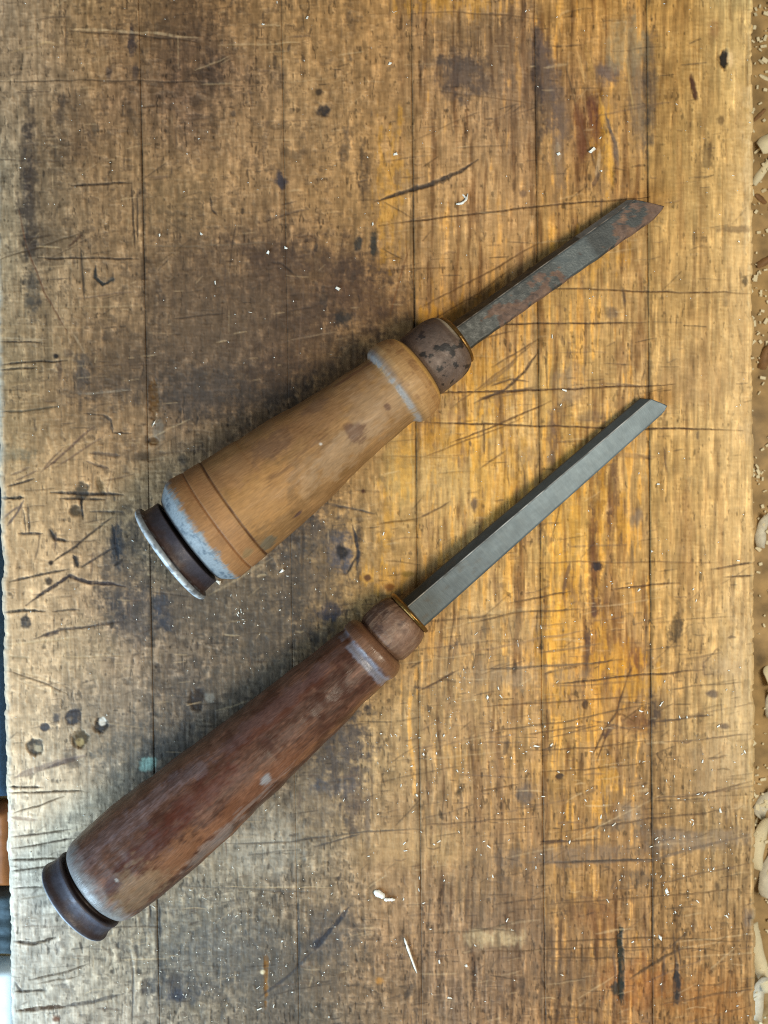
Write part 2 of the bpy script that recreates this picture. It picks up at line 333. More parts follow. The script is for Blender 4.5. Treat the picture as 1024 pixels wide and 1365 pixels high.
# --- dark marks, holes, paint spots
for a in [
 (965,78,6,14,BLK,.95,0,.2,.25,'mix',None,5), (974,80,3,12,(214,180,130),.7), (925,118,4,18,(70,36,30),.85,-14,.3,.3,'mix',None,1.5), (952,38,9,14,(140,100,62),.6), (961,160,4,5,(110,84,52),.7),
 (433,147,9,8,(50,46,46),.9,0,.3,.4,'mix',None,1.5), (425,123,4,4,DK,.8), (128,172,5,8,(90,76,60),.7), (175,58,5,20,(64,54,54),.85,0,.3), (145,98,4,8,(74,62,58),.7), (180,95,4,12,(70,60,58),.7),
 (487,232,8,34,(84,66,50),.7), (478,325,6,10,(50,52,50),.85,0,.3), (498,322,5,20,(46,50,48),.85), (374,240,4,12,(66,60,64),.85,-15,.3), (375,242,9,4,(66,60,64),.8), (460,424,12,10,(48,46,44),.8), (390,205,20,6,(96,76,56),.5),
 (75,475,3,3,BLK,.9), (110,655,10,12,(70,62,50),.85,0,.3,.5,'mix',None,2), (133,648,6,14,(96,76,48),.85,-10,.3,.4,'mix',None,3), (100,681,7,8,(72,60,44),.85,0,.3,.4,'mix',None,2), (70,712,5,10,(66,56,46),.8,-20), (102,748,4,7,(60,52,46),.85), (66,775,4,5,DK,.85), (35,830,7,8,(54,54,56),.85,0,.3), (68,750,3,3,DK,.9),
 (46,996,11,11,(66,62,56),.9,0,.15,.15,'mix',None,4), (106,985,11,12,(74,62,40),.9,0,.15,.2,'mix',None,4), (134,968,9,11,(48,46,46),.95,0,.15,.2,'mix',None,5), (60,969,7,6,(74,72,76),.92,0,.12,.15,'mix',None,1), (75,957,5,7,(80,76,76),.85), (97,956,13,9,(58,56,60),.92,-30,.2,.3,'mix',None,2), (136,963,3.4,6,(190,184,172),.7,20,.4,1.1),(50,998,5,4,(180,166,138),.55,0,.4,1.1),(107,990,5,5,(164,144,98),.55,0,.4,1.1),
 (264,932,10,13,(52,44,40),.9,0,.25,.4,'mix',None,3), (280,930,7,8,(130,126,116),.6), (200,1018,11,9,(146,176,164),.9,-25,.25,.4), (193,1024,6,4,(146,176,164),.7),
 (612,1055,4,9,(66,52,36),.85,20), (506,1307,6,5,(170,118,52),.7,0,.35,.6), (745,1035,4.5,4,(60,46,38),.85,0,.3,.7,'mix',None,2), (780,940,4,5,(70,50,36),.85,0,.3,.7,'mix',None,1.5), (795,755,6,9,(44,40,44),.85,25,.3,.7), (792,815,4,12,(90,60,50),.7),
 (828,1285,5,50,(36,42,36),.95,-1,.12,.2,'mix',None,3), (824,1318,9,10,(40,44,38),.85,0,.25,.4), (902,1312,4.5,26,(48,46,46),.95,0,.15,.2,'mix',None,2), (832,398,3,18,(84,66,52),.85,-6), (816,417,9,8,(108,90,74),.7), (735,610,5,8,(104,86,72),.6), (632,672,4,9,(96,78,70),.8), (888,605,2,14,(110,80,50),.6), (685,248,3,8,(100,74,50),.8), (697,258,5,5,(120,94,74),.7), (787,555,14,8,(108,92,76),.4), (570,70,8,16,(110,86,62),.4),
 (205,530,6,30,(96,68,34),.85,0,.25,.4,'mix',None,4), (210,575,8,14,(112,104,92),.7), (205,588,7,5,(90,62,28),.85,0,.2,.2,'mix',None,3), (190,608,9,7,(76,60,44),.7), (245,612,6,6,(70,58,46),.7), (175,608,14,8,(84,68,52),.5), (125,560,18,14,(110,92,72),.5), (80,495,3,16,(84,66,56),.75),
 (355,1305,3,36,(120,82,30),.85,0,.25,.3,'mix',None,2), (424,1255,5,10,(44,48,58),.8,30), (235,1325,12,8,(44,48,60),.75), (350,1296,3,3,(206,194,160),.6), (75,1358,5,5,(112,66,40),.85), (150,372,4,4,(60,66,66),.7),(445,1050,30,12,(74,76,84),.5), (490,1090,4,40,(90,82,80),.5),
 (950,925,8,5,(84,72,70),.8), (965,968,7,4,(92,76,70),.7), (982,306,22,4,(124,98,70),.6), (455,1300,6,4,(90,70,50),.7), (90,470,6,6,(96,80,66),.5),
 (380,600,3,3,DK,.6), (484,655,3,3,(74,40,30),.8), (490,770,4,4,(80,46,36),.8), (519,783,6,5,(120,70,24),.8), (545,765,10,4,(120,96,40),.7),
 ]: blob(*a)
# --- knife cuts, scratches and pencil lines
for pts, wd, col, al, dep in [
 ([(90,38),(180,42),(265,51)],3,PALE,.7,-.3), ([(95,41),(200,48),(262,56)],2,DK,.5,.8), ([(15,69),(62,57),(78,60)],2.5,(190,160,110),.7,.3), ([(0,109),(110,107),(300,110)],1.6,DK,.5,.6), ([(95,247),(175,243)],3,DK,.7,1), ([(175,243),(180,330)],2.5,DK,.7,1), ([(183,260),(184,320)],2,DK,.6,.6),
 ([(128,353),(127,370),(137,379),(152,371)],4,(48,52,52),.85,1.2), ([(0,346),(60,325),(115,310)],2,(90,72,50),.7,.8), ([(25,280),(35,325),(60,390),(90,442)],1.8,(120,84,60),.8,.8), ([(50,343),(185,345)],2.5,DK,.65,1), ([(108,330),(113,400)],3,(70,60,50),.7,.8), ([(50,410),(188,408)],1.6,(180,158,120),.5,.3), ([(90,330),(110,312)],4,(90,64,48),.7,.6),
 ([(280,262),(283,280),(290,287)],2.5,(70,58,50),.7,.6), ([(190,326),(260,329),(360,324)],1.5,(120,104,84),.5,.4), ([(230,425),(300,418)],2,DK,.5,.5), ([(360,350),(375,350),(400,372)],3,DK,.5,.5),
 ([(500,268),(560,250),(612,230),(637,212)],5,(74,62,54),.85,1.5), ([(540,255),(600,238)],7,(90,76,64),.6,1), ([(505,300),(560,294),(720,275),(866,262)],2,(90,62,38),.8,1), ([(512,268),(550,290)],1.5,DK,.4,.4), ([(560,410),(640,368),(722,322)],1.8,(110,76,44),.7,.8), ([(690,387),(780,385),(870,389),(1004,391)],1.8,(100,70,44),.75,1), ([(640,433),(720,431),(866,430)],2,(80,56,40),.75,1), ([(552,440),(640,390),(690,350)],1.4,(120,84,50),.6,.6), ([(548,475),(620,450),(700,400)],1.3,(120,84,50),.5,.6),
 ([(512,360),(600,356)],1.4,(120,84,50),.5,.6), ([(545,20),(600,15),(720,24)],1.4,(110,84,60),.5,.6), ([(548,190),(600,165),(640,150)],1.2,(110,84,60),.4,.6), ([(580,120),(720,140)],1.2,(110,84,60),.4,.5), ([(545,330),(520,420)],1.3,(130,80,40),.6,.5), ([(541,300),(546,440)],1.2,(130,90,50),.6,.4), ([(510,330),(536,345)],1.5,DK,.5,.5),
 ([(0,452),(62,452)],2.5,(190,176,150),.6,.4), ([(0,456),(60,457)],1.6,DK,.7,1), ([(0,486),(90,480)],2.4,(56,48,40),.85,1.2), ([(0,493),(50,491)],2.4,(60,52,40),.8,1), ([(0,548),(30,548),(80,540)],3,(90,80,62),.7,1), ([(95,440),(112,470)],2.4,(190,170,140),.6,.4), ([(105,525),(175,520)],2.5,(176,168,150),.5,.4), ([(138,553),(148,560),(150,575)],4,(74,66,60),.75,.8), ([(112,550),(140,553)],2,DK,.6,.6), ([(150,577),(175,578)],2.2,DK,.7,.8),
 ([(60,625),(90,600),(125,568)],3,(116,88,72),.75,.8), ([(75,622),(140,580)],2,(120,92,76),.6,.6), ([(55,628),(85,595)],2,(110,84,70),.6,.6), ([(120,603),(160,608)],5,(100,84,72),.6,.8), ([(115,615),(145,625)],3,(104,84,70),.6,.6), ([(140,640),(180,632)],2,(120,92,70),.5,.6), ([(10,648),(46,637)],3,(70,60,52),.85,1.2), ([(20,640),(50,626)],2.5,(120,96,80),.6,.6), ([(15,632),(40,622)],3,(110,88,76),.5,.6), ([(30,655),(75,650)],2,(120,96,70),.5,.6),
 ([(67,657),(110,657),(165,660)],4,(60,54,50),.85,1.4), ([(80,665),(140,666)],3,(70,60,50),.75,1), ([(108,660),(110,692)],4,(58,50,44),.85,1.2), ([(120,682),(165,682)],2.5,(76,66,60),.7,.8), ([(0,664),(32,664)],5,(50,50,46),.9,1.6), ([(37,672),(39,711)],3,(84,72,60),.8,1), ([(31,680),(35,710)],2,(96,84,70),.7,.8), ([(25,711),(58,712)],3,(72,62,56),.8,1), ([(10,702),(22,685),(32,668)],3,(110,94,90),.7,.6), ([(5,690),(25,675)],3,(118,100,92),.6,.5), ([(66,704),(74,718),(92,722)],4,(62,54,48),.85,1.2),
 ([(68,750),(100,728),(150,688)],3,(72,60,52),.85,1.2), ([(108,756),(155,728)],3,(70,62,58),.8,1), ([(98,740),(104,757)],5,(64,56,50),.8,.8), ([(12,776),(70,762),(92,759)],3.4,(84,72,60),.85,1.2), ([(35,806),(62,787),(92,768),(118,776),(150,778),(168,782)],5,(66,56,56),.85,1.4), ([(5,816),(30,814),(60,814)],4,(60,56,50),.85,1.4), ([(70,815),(105,812)],3,(86,74,62),.7,.8), ([(45,852),(80,838),(120,835),(165,828)],4,(80,68,60),.7,1), ([(60,848),(80,840)],6,(80,70,70),.6,.6), ([(150,700),(158,745)],5,(50,52,58),.8,.8), ([(152,755),(165,745)],3,DK,.7,.8), ([(205,790),(255,795)],1.6,DK,.5,.6),
 ([(8,890),(50,900),(92,916)],2,(196,172,136),.7,.5), ([(10,894),(60,910),(90,925)],1.8,(120,98,72),.7,.8), ([(20,905),(60,920),(85,926)],2,(200,178,142),.6,.5), ([(14,875),(40,877)],3,(150,130,100),.6,.6), ([(20,1036),(60,1022),(112,1007)],9,(128,110,98),.6,.6), ([(60,1024),(105,1010)],5,(104,90,86),.6,.6),
 ([(10,1050),(58,1049)],3.4,(70,58,40),.85,1.6), ([(10,1057),(60,1056),(112,1054)],3,(84,66,40),.85,1.4), ([(20,1084),(85,1062)],2.2,(112,92,66),.85,1.2), ([(15,1115),(55,1112),(95,1106)],2.4,(96,78,58),.85,1.2), ([(15,1131),(100,1117)],2.2,(92,74,52),.85,1.2), ([(12,1146),(80,1143)],3,(92,74,44),.85,1.4), ([(15,1161),(68,1154)],3,(90,72,48),.85,1.4), ([(18,1184),(58,1182)],2.2,(90,78,62),.85,1.2), ([(15,1090),(50,1093)],5,(150,126,108),.6,.6), ([(18,1255),(45,1258),(75,1250)],4.5,(74,60,44),.9,1.8), ([(40,1306),(80,1298),(118,1284)],3,(92,76,56),.85,1.2), ([(50,1312),(105,1301)],2,(104,88,66),.7,.8), ([(20,1322),(62,1320)],3.4,(80,70,58),.85,1.4), ([(22,1347),(55,1343),(88,1341)],6,(86,60,34),.92,2), ([(85,1341),(130,1333),(165,1324)],5,(96,88,80),.75,1), ([(20,1310),(28,1322)],5,(84,74,64),.7,1), ([(30,1225),(90,1212)],2,(150,140,124),.6,.6), ([(25,1200),(70,1190)],2,(150,136,116),.6,.6),
 ([(178,1290),(176,1365)],3,(92,86,80),.7,.8), ([(212,1205),(214,1250)],3,(60,60,62),.8,1), ([(200,1205),(201,1222)],3,(56,54,54),.8,1), ([(398,1200),(399,1300)],2.4,(70,66,64),.75,.8), ([(465,1210),(445,1235),(420,1266)],6,(58,58,64),.85,1.4), ([(418,1266),(385,1300),(345,1332)],3.5,(72,68,68),.7,1), ([(390,1310),(350,1335)],6,(90,84,78),.5,.6), ([(300,1125),(380,1122),(480,1110),(560,1105)],2,(88,80,72),.65,.8), ([(420,1128),(480,1112)],3,(70,66,66),.6,.8), ([(330,1140),(400,1132)],1.6,(90,84,76),.5,.6), ([(560,1100),(640,1094),(715,1090)],2,(110,84,60),.6,.6), ([(180,1100),(260,1110)],1.5,(90,84,76),.4,.6), ([(240,1180),(330,1185),(420,1190)],1.6,(110,104,96),.5,.6), ([(180,1290),(300,1297),(400,1285)],1.6,(100,94,86),.5,.6),
 ([(640,893),(700,889),(790,884),(830,878)],3,(96,74,56),.7,1), ([(560,900),(640,895),(790,884)],5,(170,150,120),.5,.3), ([(740,912),(830,902),(940,893)],2.4,(84,62,46),.75,1), ([(640,977),(750,962),(868,938)],2,(100,78,56),.6,.8), ([(700,980),(790,965)],2,(110,80,54),.6,.8), ([(640,942),(760,935),(860,928)],1.8,(110,80,54),.6,.8), ([(870,962),(950,953)],3,(96,76,60),.7,.8), ([(880,990),(1005,978)],2,(124,100,76),.6,.8), ([(700,1000),(790,996),(866,988)],1.8,(100,72,46),.6,.8), ([(720,1030),(860,1018)],1.8,(100,72,46),.6,.8), ([(640,1055),(690,1046)],2.2,(104,74,46),.6,.8), ([(866,1065),(940,1058),(1003,1040)],2.4,(116,92,70),.65,1), ([(740,1110),(866,1092),(970,1080)],2,(96,72,52),.65,.8), ([(720,1125),(800,1118)],1.8,(96,72,52),.65,.8), ([(700,1150),(866,1147),(1000,1112)],4,(120,102,86),.6,.6), ([(720,1122),(755,1120)],3,(80,58,46),.7,.8), ([(740,1150),(870,1145)],2.6,(84,70,58),.7,.8), ([(866,1180),(1003,1150)],1.8,(110,86,64),.6,.8), ([(730,1205),(866,1195),(1000,1185)],1.8,(104,76,48),.55,.8), ([(730,1255),(866,1250),(1005,1255)],1.8,(96,70,42),.65,.8), ([(640,1268),(866,1262),(980,1268)],1.6,(96,70,42),.6,.8), ([(730,1276),(866,1278)],1.6,(96,70,42),.6,.8), ([(840,1305),(862,1290),(890,1272),(915,1262)],4,(90,68,46),.7,.8), ([(897,1240),(902,1300)],2,(84,66,54),.7,.8), ([(905,1255),(907,1290)],1.8,(84,66,54),.7,.8), ([(890,1265),(917,1242)],2.4,(92,74,58),.7,.8), ([(660,1235),(720,1225)],3,(180,158,124),.5,.3), ([(880,1340),(960,1325),(1004,1318)],3,(110,80,52),.6,.8), ([(730,1340),(800,1345)],3,(110,80,52),.5,.8), ([(560,1245),(640,1240),(700,1225)],2,(110,90,66),.5,.6),
 ([(788,1012),(805,975),(822,950),(836,905)],2.4,(92,62,40),.75,1), ([(795,1015),(812,970)],1.8,(92,62,40),.7,.8), ([(805,985),(818,965)],8,(96,70,60),.6,.8), ([(836,905),(842,890)],3,(100,66,36),.7,.6), ([(730,985),(800,965)],1.6,(110,80,54),.6,.6), ([(832,960),(858,940)],1.8,(90,60,30),.6,.6), ([(827,952),(845,962),(852,945)],2,(110,76,36),.6,.6),
 ([(555,527),(600,523),(720,520),(866,514),(900,512)],2.4,(92,62,40),.8,1), ([(556,562),(640,565),(730,568),(866,571),(990,573)],2.2,(90,62,40),.8,1), ([(600,590),(660,567),(735,535)],2.2,(110,76,46),.75,1), ([(560,610),(640,580),(700,556)],1.6,(120,84,50),.6,.8), ([(632,537),(672,520),(700,495),(718,468)],3.4,(96,72,54),.8,1), ([(640,530),(712,516)],3,(100,76,58),.7,.8), ([(655,515),(680,505),(705,508)],2.4,(104,80,60),.7,.8), ([(600,545),(660,500),(715,455)],1.8,(124,92,64),.6,.8), ([(655,490),(718,452)],1.8,(110,80,54),.7,.8), ([(600,480),(645,450),(690,440)],2,(110,84,60),.6,.6), ([(640,520),(690,480)],4,(140,108,76),.5,.4),
 ([(645,563),(646,605)],3,(110,80,54),.75,.8), ([(560,690),(600,668)],2.4,(110,84,60),.7,.8), ([(640,625),(675,600)],2,(120,88,56),.6,.8), ([(680,803),(720,795),(760,788)],2.2,(110,80,50),.75,1), ([(815,786),(866,780),(905,777)],2.4,(110,78,50),.75,1), ([(625,830),(690,815),(780,812)],2.4,(110,84,56),.65,.8), ([(640,818),(740,808)],5,(186,160,116),.5,.3), ([(690,750),(866,749),(960,750)],1.6,(130,96,60),.6,.8), ([(948,759),(1005,749)],2.8,(100,76,56),.75,1), ([(965,770),(1006,767)],2.4,(100,76,56),.75,1), ([(700,880),(640,900)],1.8,(110,84,60),.5,.6), ([(560,920),(585,908),(612,893)],2.6,(88,60,44),.8,1), ([(620,870),(780,840)],3,(140,110,80),.5,.6), ([(720,870),(800,858)],2.6,(130,104,76),.6,.6), ([(850,605),(870,612)],3,(130,96,60),.5,.6), ([(760,620),(735,720)],1.5,(130,92,50),.7,.6), ([(760,750),(750,790)],4,(120,88,66),.6,.6), ([(610,850),(604,880)],5,(120,96,76),.6,.6), ([(885,595),(889,630)],2.5,(110,80,54),.6,.6), ([(800,605),(866,610),(880,608)],6,(150,116,76),.5,.5),
 ([(546,575),(551,640),(552,690)],1.4,(200,176,120),.8,.3), ([(505,607),(560,608),(610,610)],1.6,(150,118,70),.6,.6), ([(500,700),(560,690)],1.8,(130,92,40),.7,.8), ([(515,748),(560,752)],1.4,(120,90,50),.6,.6), ([(470,700),(478,735),(476,760)],4,(56,54,58),.8,1), ([(462,765),(478,740)],3,(56,50,48),.8,.8), ([(430,670),(500,685)],3,(70,68,68),.6,.6),([(405,700),(403,760)],4,(70,60,52),.6,.6),
 ([(752,80),(770,150),(800,240)],2,(120,92,64),.6,.5), ([(806,150),(820,190),(824,220)],5,(120,104,92),.75,.6), ([(770,70),(780,110)],4,(190,150,96),.6,.3), ([(835,80),(845,150)],2,(170,140,90),.6,.3), ([(780,60),(790,110)],8,(206,160,84),.6,.2), ([(800,130),(812,200),(818,250)],8,(214,164,70),.7,.2), ([(730,170),(742,240)],4,(206,164,80),.6,.2), ([(795,240),(800,200)],6,(224,204,170),.5,.2), ([(743,190),(745,215)],9,(190,176,150),.5,.2), ([(800,230),(790,250)],5,(120,90,70),.6,.4),
 ]: stroke(pts, wd * .85 + .2, np.array(col) * (.86 if sum(col) < 330 else 1), (min(.95, al * 1.2) if sum(col) < 440 else al * .4), dep * 1.2, 0.3 if sum(col) < 440 else .7, seed=len(pts) + wd)
# dark fan of flame grain near the top of one plank
for p_, w_, k_, a_ in [([(722,66),(728,110),(737,165)],8,(104,84,66),.6),([(735,70),(745,130),(755,190)],9,(112,90,72),.55),([(728,150),(738,200),(744,240)],7,(120,96,74),.5),([(750,110),(762,170),(768,215)],6,(118,90,64),.5),([(768,140),(774,180),(776,215)],10,(112,70,48),.6),([(786,130),(794,165),(796,190)],11,(106,64,46),.65),([(842,70),(852,140),(860,200)],8,(126,106,82),.5),([(700,40),(704,100),(706,160)],7,(126,98,70),.45),([(660,60),(664,120)],6,(126,100,72),.4),([(815,180),(824,225)],4,(122,100,84),.6),([(735,250),(738,300)],5,(134,104,72),.4),([(690,330),(694,380)],5,(140,106,70),.4),([(775,360),(776,430)],5,(134,100,68),.5),([(745,400),(748,450)],6,(134,100,68),.4),([(795,520),(797,600)],6,(130,94,60),.5),([(700,640),(703,700)],5,(140,104,62),.4),([(655,740),(660,790)],5,(146,112,74),.4),([(905,180),(908,330)],9,(168,124,72),.35),([(940,420),(942,560)],8,(160,120,74),.35),([(915,640),(920,800)],12,(150,108,62),.4),([(960,640),(963,780)],8,(164,124,78),.35)]:
    stroke(p_, w_, k_, a_, .4, .45, soft=3.2, seed=w_)
# --- countless lighter marks: knife cuts that nearly cross the grain, rising slightly to the right
rs = np.random.RandomState(21)
for i in range(900):
    px, py = rs.uniform(0, 1005), rs.uniform(-150, 1510)
    if i > 520: py = rs.uniform(780, 1500); px = rs.uniform(480, 1005)
    if px > 870 and rs.rand() < .6 and i < 520: continue
    L = rs.choice([14, 26, 50, 110], p=[.35, .35, .2, .1]) * rs.uniform(.6, 1.3)
    if py < 500 and 540 < px: L *= .8
    an = math.radians(rs.choice([rs.normal(-5, 5), rs.normal(-30, 9), 90 + rs.normal(0, 6)], p=[.62, .13, .25]))
    q = (px + L * math.cos(an), py + L * math.sin(an))
    k = (rs.choice([60, 84, 100]) * np.array([1, .8, .66])) if rs.rand() < .76 or abs(an) > 1 else np.array([196, 172, 132])
    stroke([(px, py), ((px + q[0]) / 2 + rs.normal(0, 1), (py + q[1]) / 2 + rs.normal(0, 1)), q], rs.choice([1.1, 1.5, 2.2, 3], p=[.4, .35, .17, .08]), k, rs.uniform(.3, .62) if k[0] < 150 else rs.uniform(.15, .35), rs.uniform(.3, .9), .5, seed=i)
def nick(u, v, du, dv, wd, k, a, dep):
    """one short straight knife mark, bench coordinates"""
    sl = box(min(u, u + du), max(u, u + du), min(v, v + dv), max(v, v + dv), wd + 2)
    x = U[sl] - u; y = V[sl] - v; l2 = du * du + dv * dv
    if x.size == 0: return
    t_ = np.clip((x * du + y * dv) / l2, 0, 1); d = np.hypot(x - t_ * du, y - t_ * dv)
    mk = (1 - sst(wd * .5 - .45, wd * .5 + .75, d * (1 + 1.2 * np.abs(t_ - .5)))) * a * (1 - .5 * sst(0, .5, WN2[sl]))
    COL[sl] = COL[sl] * (1 - mk[..., None]) + k * mk[..., None]; HGT[sl] -= dep * mk
for i in range(2600):
    u_, v_ = rs.uniform(-5, 1005), rs.uniform(-150, 1510)
    dd = float(DEN[int(v_ - V0), int(u_ - U0)])
    if rs.rand() > .25 + dd + .35 * (v_ > 850): continue
    L = rs.gamma(2., 7.) + 3; an = math.radians(rs.choice([rs.normal(-5, 6), rs.normal(-35, 12), 90 + rs.normal(0, 5)], p=[.6, .12, .28]))
    lt = rs.rand() < .2
    nick(u_, v_, L * math.cos(an), L * math.sin(an), rs.uniform(.8, 2.0), lin((190, 164, 124)) if lt else lin(rs.choice([40, 56, 74]) * np.array([1, .84, .72])), rs.uniform(.15, .3) if lt else rs.uniform(.2, .6), 0 if lt else .6)
# small dark dents and spots, more on the left
for i in range(260):
    px, py = rs.uniform(0, 1000), rs.uniform(-150, 1510)
    if px > 560 and rs.rand() < .55: continue
    r = rs.choice([1.6, 2.4, 4, 7], p=[.4, .35, .18, .07])
    blob(px, py, r, r * rs.uniform(1.2, 4), rs.choice([44, 60, 76]) * np.array([1, .86, .76]), rs.uniform(.3, .65), rs.normal(0, 12), .4, .9, dep=rs.uniform(0, .8))
# dirt drawn into the joints
KEY = [([0,90,120,440,500,640,690,1000,1060,1200,1260,1400],[.1,.15,.9,.85,.45,.3,.85,.8,.5,.55,.8,.35]), ([0,350,500,1150,1300,1400],[.35,.4,.1,.15,.5,.2]),
       ([0,60,120,700,740,900,1000,1100,1250,1400],[.5,.6,1,1,.8,.55,.7,.75,.45,.3]), ([0,100,140,520,560,860,900,1100,1400],[.3,.5,.9,.9,.7,.85,.5,.6,.55]), ([0,200,600,1400],[.8,.9,1,.95])]
SK = lambda i, v: np.interp(v, *KEY[i])
for i, s in enumerate(SEAMS[1:6]):
    d = np.abs(U - s(V) + WN * .6)
    k = SK(i, V).astype(f32)
    mk = (1 - sst(0.6, 2.2, d)) * k * (0.3 + 0.7 * sst(-.4, .25, fbm(U / 9, V / 40, 131 + i, 3)))
    mk = mk * (.55 + .45 * sst(-.3, .3, T3)); COL = COL * (1 - mk[..., None] * .75) + lin((62, 52, 44)) * mk[..., None] * .75
    mk = (1 - sst(2, 7, d + 3 * WG)) * .3 * k
    COL *= (1 - mk)[..., None]
LG = np.log(np.clip((COL @ np.array([.35, .5, .15], f32)), .004, 2)); COL *= np.exp(.12 * (LG - blur(LG, 2)) + .22 * (LG - blur(LG, 9)))[..., None]
np.clip(COL, 0.006, 0.9, out=COL)
ALB = np.array([1.0, .975, .95], f32)
COL *= ALB

def sample(A, u, v):
    x = np.clip(u - U0, 0, NU - 1.001); y = np.clip(v - V0, 0, NV - 1.001)
    xi = x.astype(int); yi = y.astype(int); fx = x - xi; fy = y - yi
    if A.ndim == 3: fx = fx[..., None]; fy = fy[..., None]
    return (A[yi, xi] * (1 - fx) + A[yi, xi + 1] * fx) * (1 - fy) + (A[yi + 1, xi] * (1 - fx) + A[yi + 1, xi + 1] * fx) * fy

bench = empty('workbench_top', (0, 0, -0.10))
tag(bench, 'worn scratched and stained wooden bench top of glued planks', 'workbench')
TB = 0.10; TH = TB
vv = np.concatenate([np.arange(-185, -30, 6), np.arange(-30, 1400, 1.16), np.arange(1400, 1560, 6)])
for i in range(6):
    sL, sR = SEAMS[i], SEAMS[i + 1]
    width = float(sR(700) - sL(700)); n = int(width / 1.16)
    tt = np.linspace(0, 1, n)
    vg, tg = np.meshgrid(vv, tt, indexing='ij')
    gapL = 0.03 + 0 * vg[:, :1]; gapR = 0.03 + 0 * vg[:, :1]
    if i == 0: gapL = 1.0 + 2.2 * fbm(vg[:, :1] / 30, 0 * vg[:, :1], 160, 4, .6) + 1.2 * sst(.2, .6, fbm(vg[:, :1] / 8, 0 * vg[:, :1], 161, 2))
    if i == 5: gapR = 0.5 + 2.2 * fbm(vg[:, :1] / 34, 0 * vg[:, :1], 170, 4, .6) + 2.0 * sst(.25, .6, fbm(vg[:, :1] / 9, 0 * vg[:, :1], 171, 2))
    a = sL(vg) + gapL; b = sR(vg) - gapR
    ug = a + tg * (b - a)
    dl = ug - a; dr = b - ug
    z = sample(HGT, ug, vg) * 0.6
    rl = 9.0 if i == 0 else 1.7; rr = 5.0 if i == 5 else 1.7
    gv = np.clip(.75 + .9 * fbm(vg / 45, 0 * vg, 145 + i, 3), .1, 1.5); gw = np.clip(.75 + .9 * fbm(vg / 45, 0 * vg, 146 + i, 3), .1, 1.5)
    dL = 5.0 if i == 0 else 1.5 * SK(i - 1, vg) * gv; dR = 2.8 if i == 5 else 1.5 * SK(i, vg) * gw
    z = z - dL * np.clip(1 - dl / rl, 0, 1) ** 2 - dR * np.clip(1 - dr / rr, 0, 1) ** 2
    z += (0.3, -.1, 0, .2, -.1, .2)[i]
    co = np.stack([(ug - 512) * S, (682.5 - vg) * S, z * S], -1)
    tone = sample(COL, ug, vg)
    if i == 0:
        e = np.clip(1 - dl / 10, 0, 1)[..., None] * .5; tone = tone * (1 - e) + lin((214, 206, 190)) * e
    if i == 5:
        e = np.clip(1 - dr / 7, 0, 1)[..., None] * .45; tone = tone * (1 - e) + lin((222, 198, 150)) * e
    ny, nx = ug.shape
    idx = np.arange(ny * nx).reshape(ny, nx)
    q = np.stack([idx[:-1, :-1], idx[1:, :-1], idx[1:, 1:], idx[:-1, 1:]], -1).reshape(-1, 4)
    per = np.concatenate([idx[0, :], idx[1:, -1], idx[-1, -2::-1], idx[-2:0:-1, 0]])
    vt = co.reshape(-1, 3); tn = tone.reshape(-1, 3)
    base = vt[per].copy(); base[:, 2] = -TH; nb = len(vt)
    jb = nb + np.arange(len(per)); p2 = np.roll(per, -1); j2 = np.roll(jb, -1)
    sk = np.stack([per, p2, j2, jb], -1)
    ctr = nb + len(per)
    fan = np.stack([jb, j2, np.full(len(per), ctr), np.full(len(per), ctr)], -1)[:, :3]
    vt = np.concatenate([vt, base, [[base[:, 0].mean(), base[:, 1].mean(), -TH]]])
    tn = np.concatenate([tn, tn[per] * .9, tn[:1]])
    mesh_obj('plank', vt, np.concatenate([q, sk]), M_bench, bench, tn)

# ------------------------------------------------------------------ chisels
def lathe_like(axis, s_arr, r_arr, nth=144, wob=0.0, seed=0, cap=(True, True)):
    """surface of revolution about a (nearly straight) axis given by axis(s)->(world point, T, U, W, scale). returns verts, faces, S, TH"""
    s_arr = np.asarray(s_arr, float); r_arr = np.asarray(r_arr, float)
    th = np.linspace(-np.pi, np.pi, nth, endpoint=False)
    A, Uv, Wv, sc = axis(s_arr)
    sg, tg = np.meshgrid(s_arr, th, indexing='ij')
    r = np.repeat(r_arr[:, None], nth, 1)
    if wob:
        r = r + wob * fbm(sg / 40, np.cos(tg) * 1.5 + 9, seed, 3) + wob * fbm(sg / 34, np.sin(tg) * 1.5 + 4, seed + 3, 3)
    rr = (r * sc[:, None] * S)[..., None]
    vt = A[:, None] + rr * (np.cos(tg)[..., None] * Uv[:, None] + np.sin(tg)[..., None] * Wv[:, None])
    ns = len(s_arr); idx = np.arange(ns * nth).reshape(ns, nth); nxt = np.roll(idx, -1, 1)
    q = np.stack([idx[:-1], nxt[:-1], nxt[1:], idx[1:]], -1).reshape(-1, 4)
    return vt.reshape(-1, 3), q, sg.ravel(), tg.ravel()
def make_axis(a, n, nc, zc):
    """a, n : unit axis and normal in the photograph; nc(s), zc(s): offset and height of the axis line"""
    a = np.array(a); n = np.array(n)
    def pt(s):
        s = np.asarray(s, float); p = s[..., None] * a + nc(s)[..., None] * n
        return P(p[..., 0], p[..., 1], zc(s))
    def f(s):
        s = np.asarray(s, float)
        A = pt(s); T = pt(s + 2) - pt(s - 2); T /= np.linalg.norm(T, axis=-1, keepdims=True)
        Z = np.array([0, 0, 1.0]); Uv = Z - T * T[..., 2:3]; Uv /= np.linalg.norm(Uv, axis=-1, keepdims=True)
        Wv = np.cross(T, Uv)
        return A, Uv, Wv, 1 - zc(s) / HC
    return f
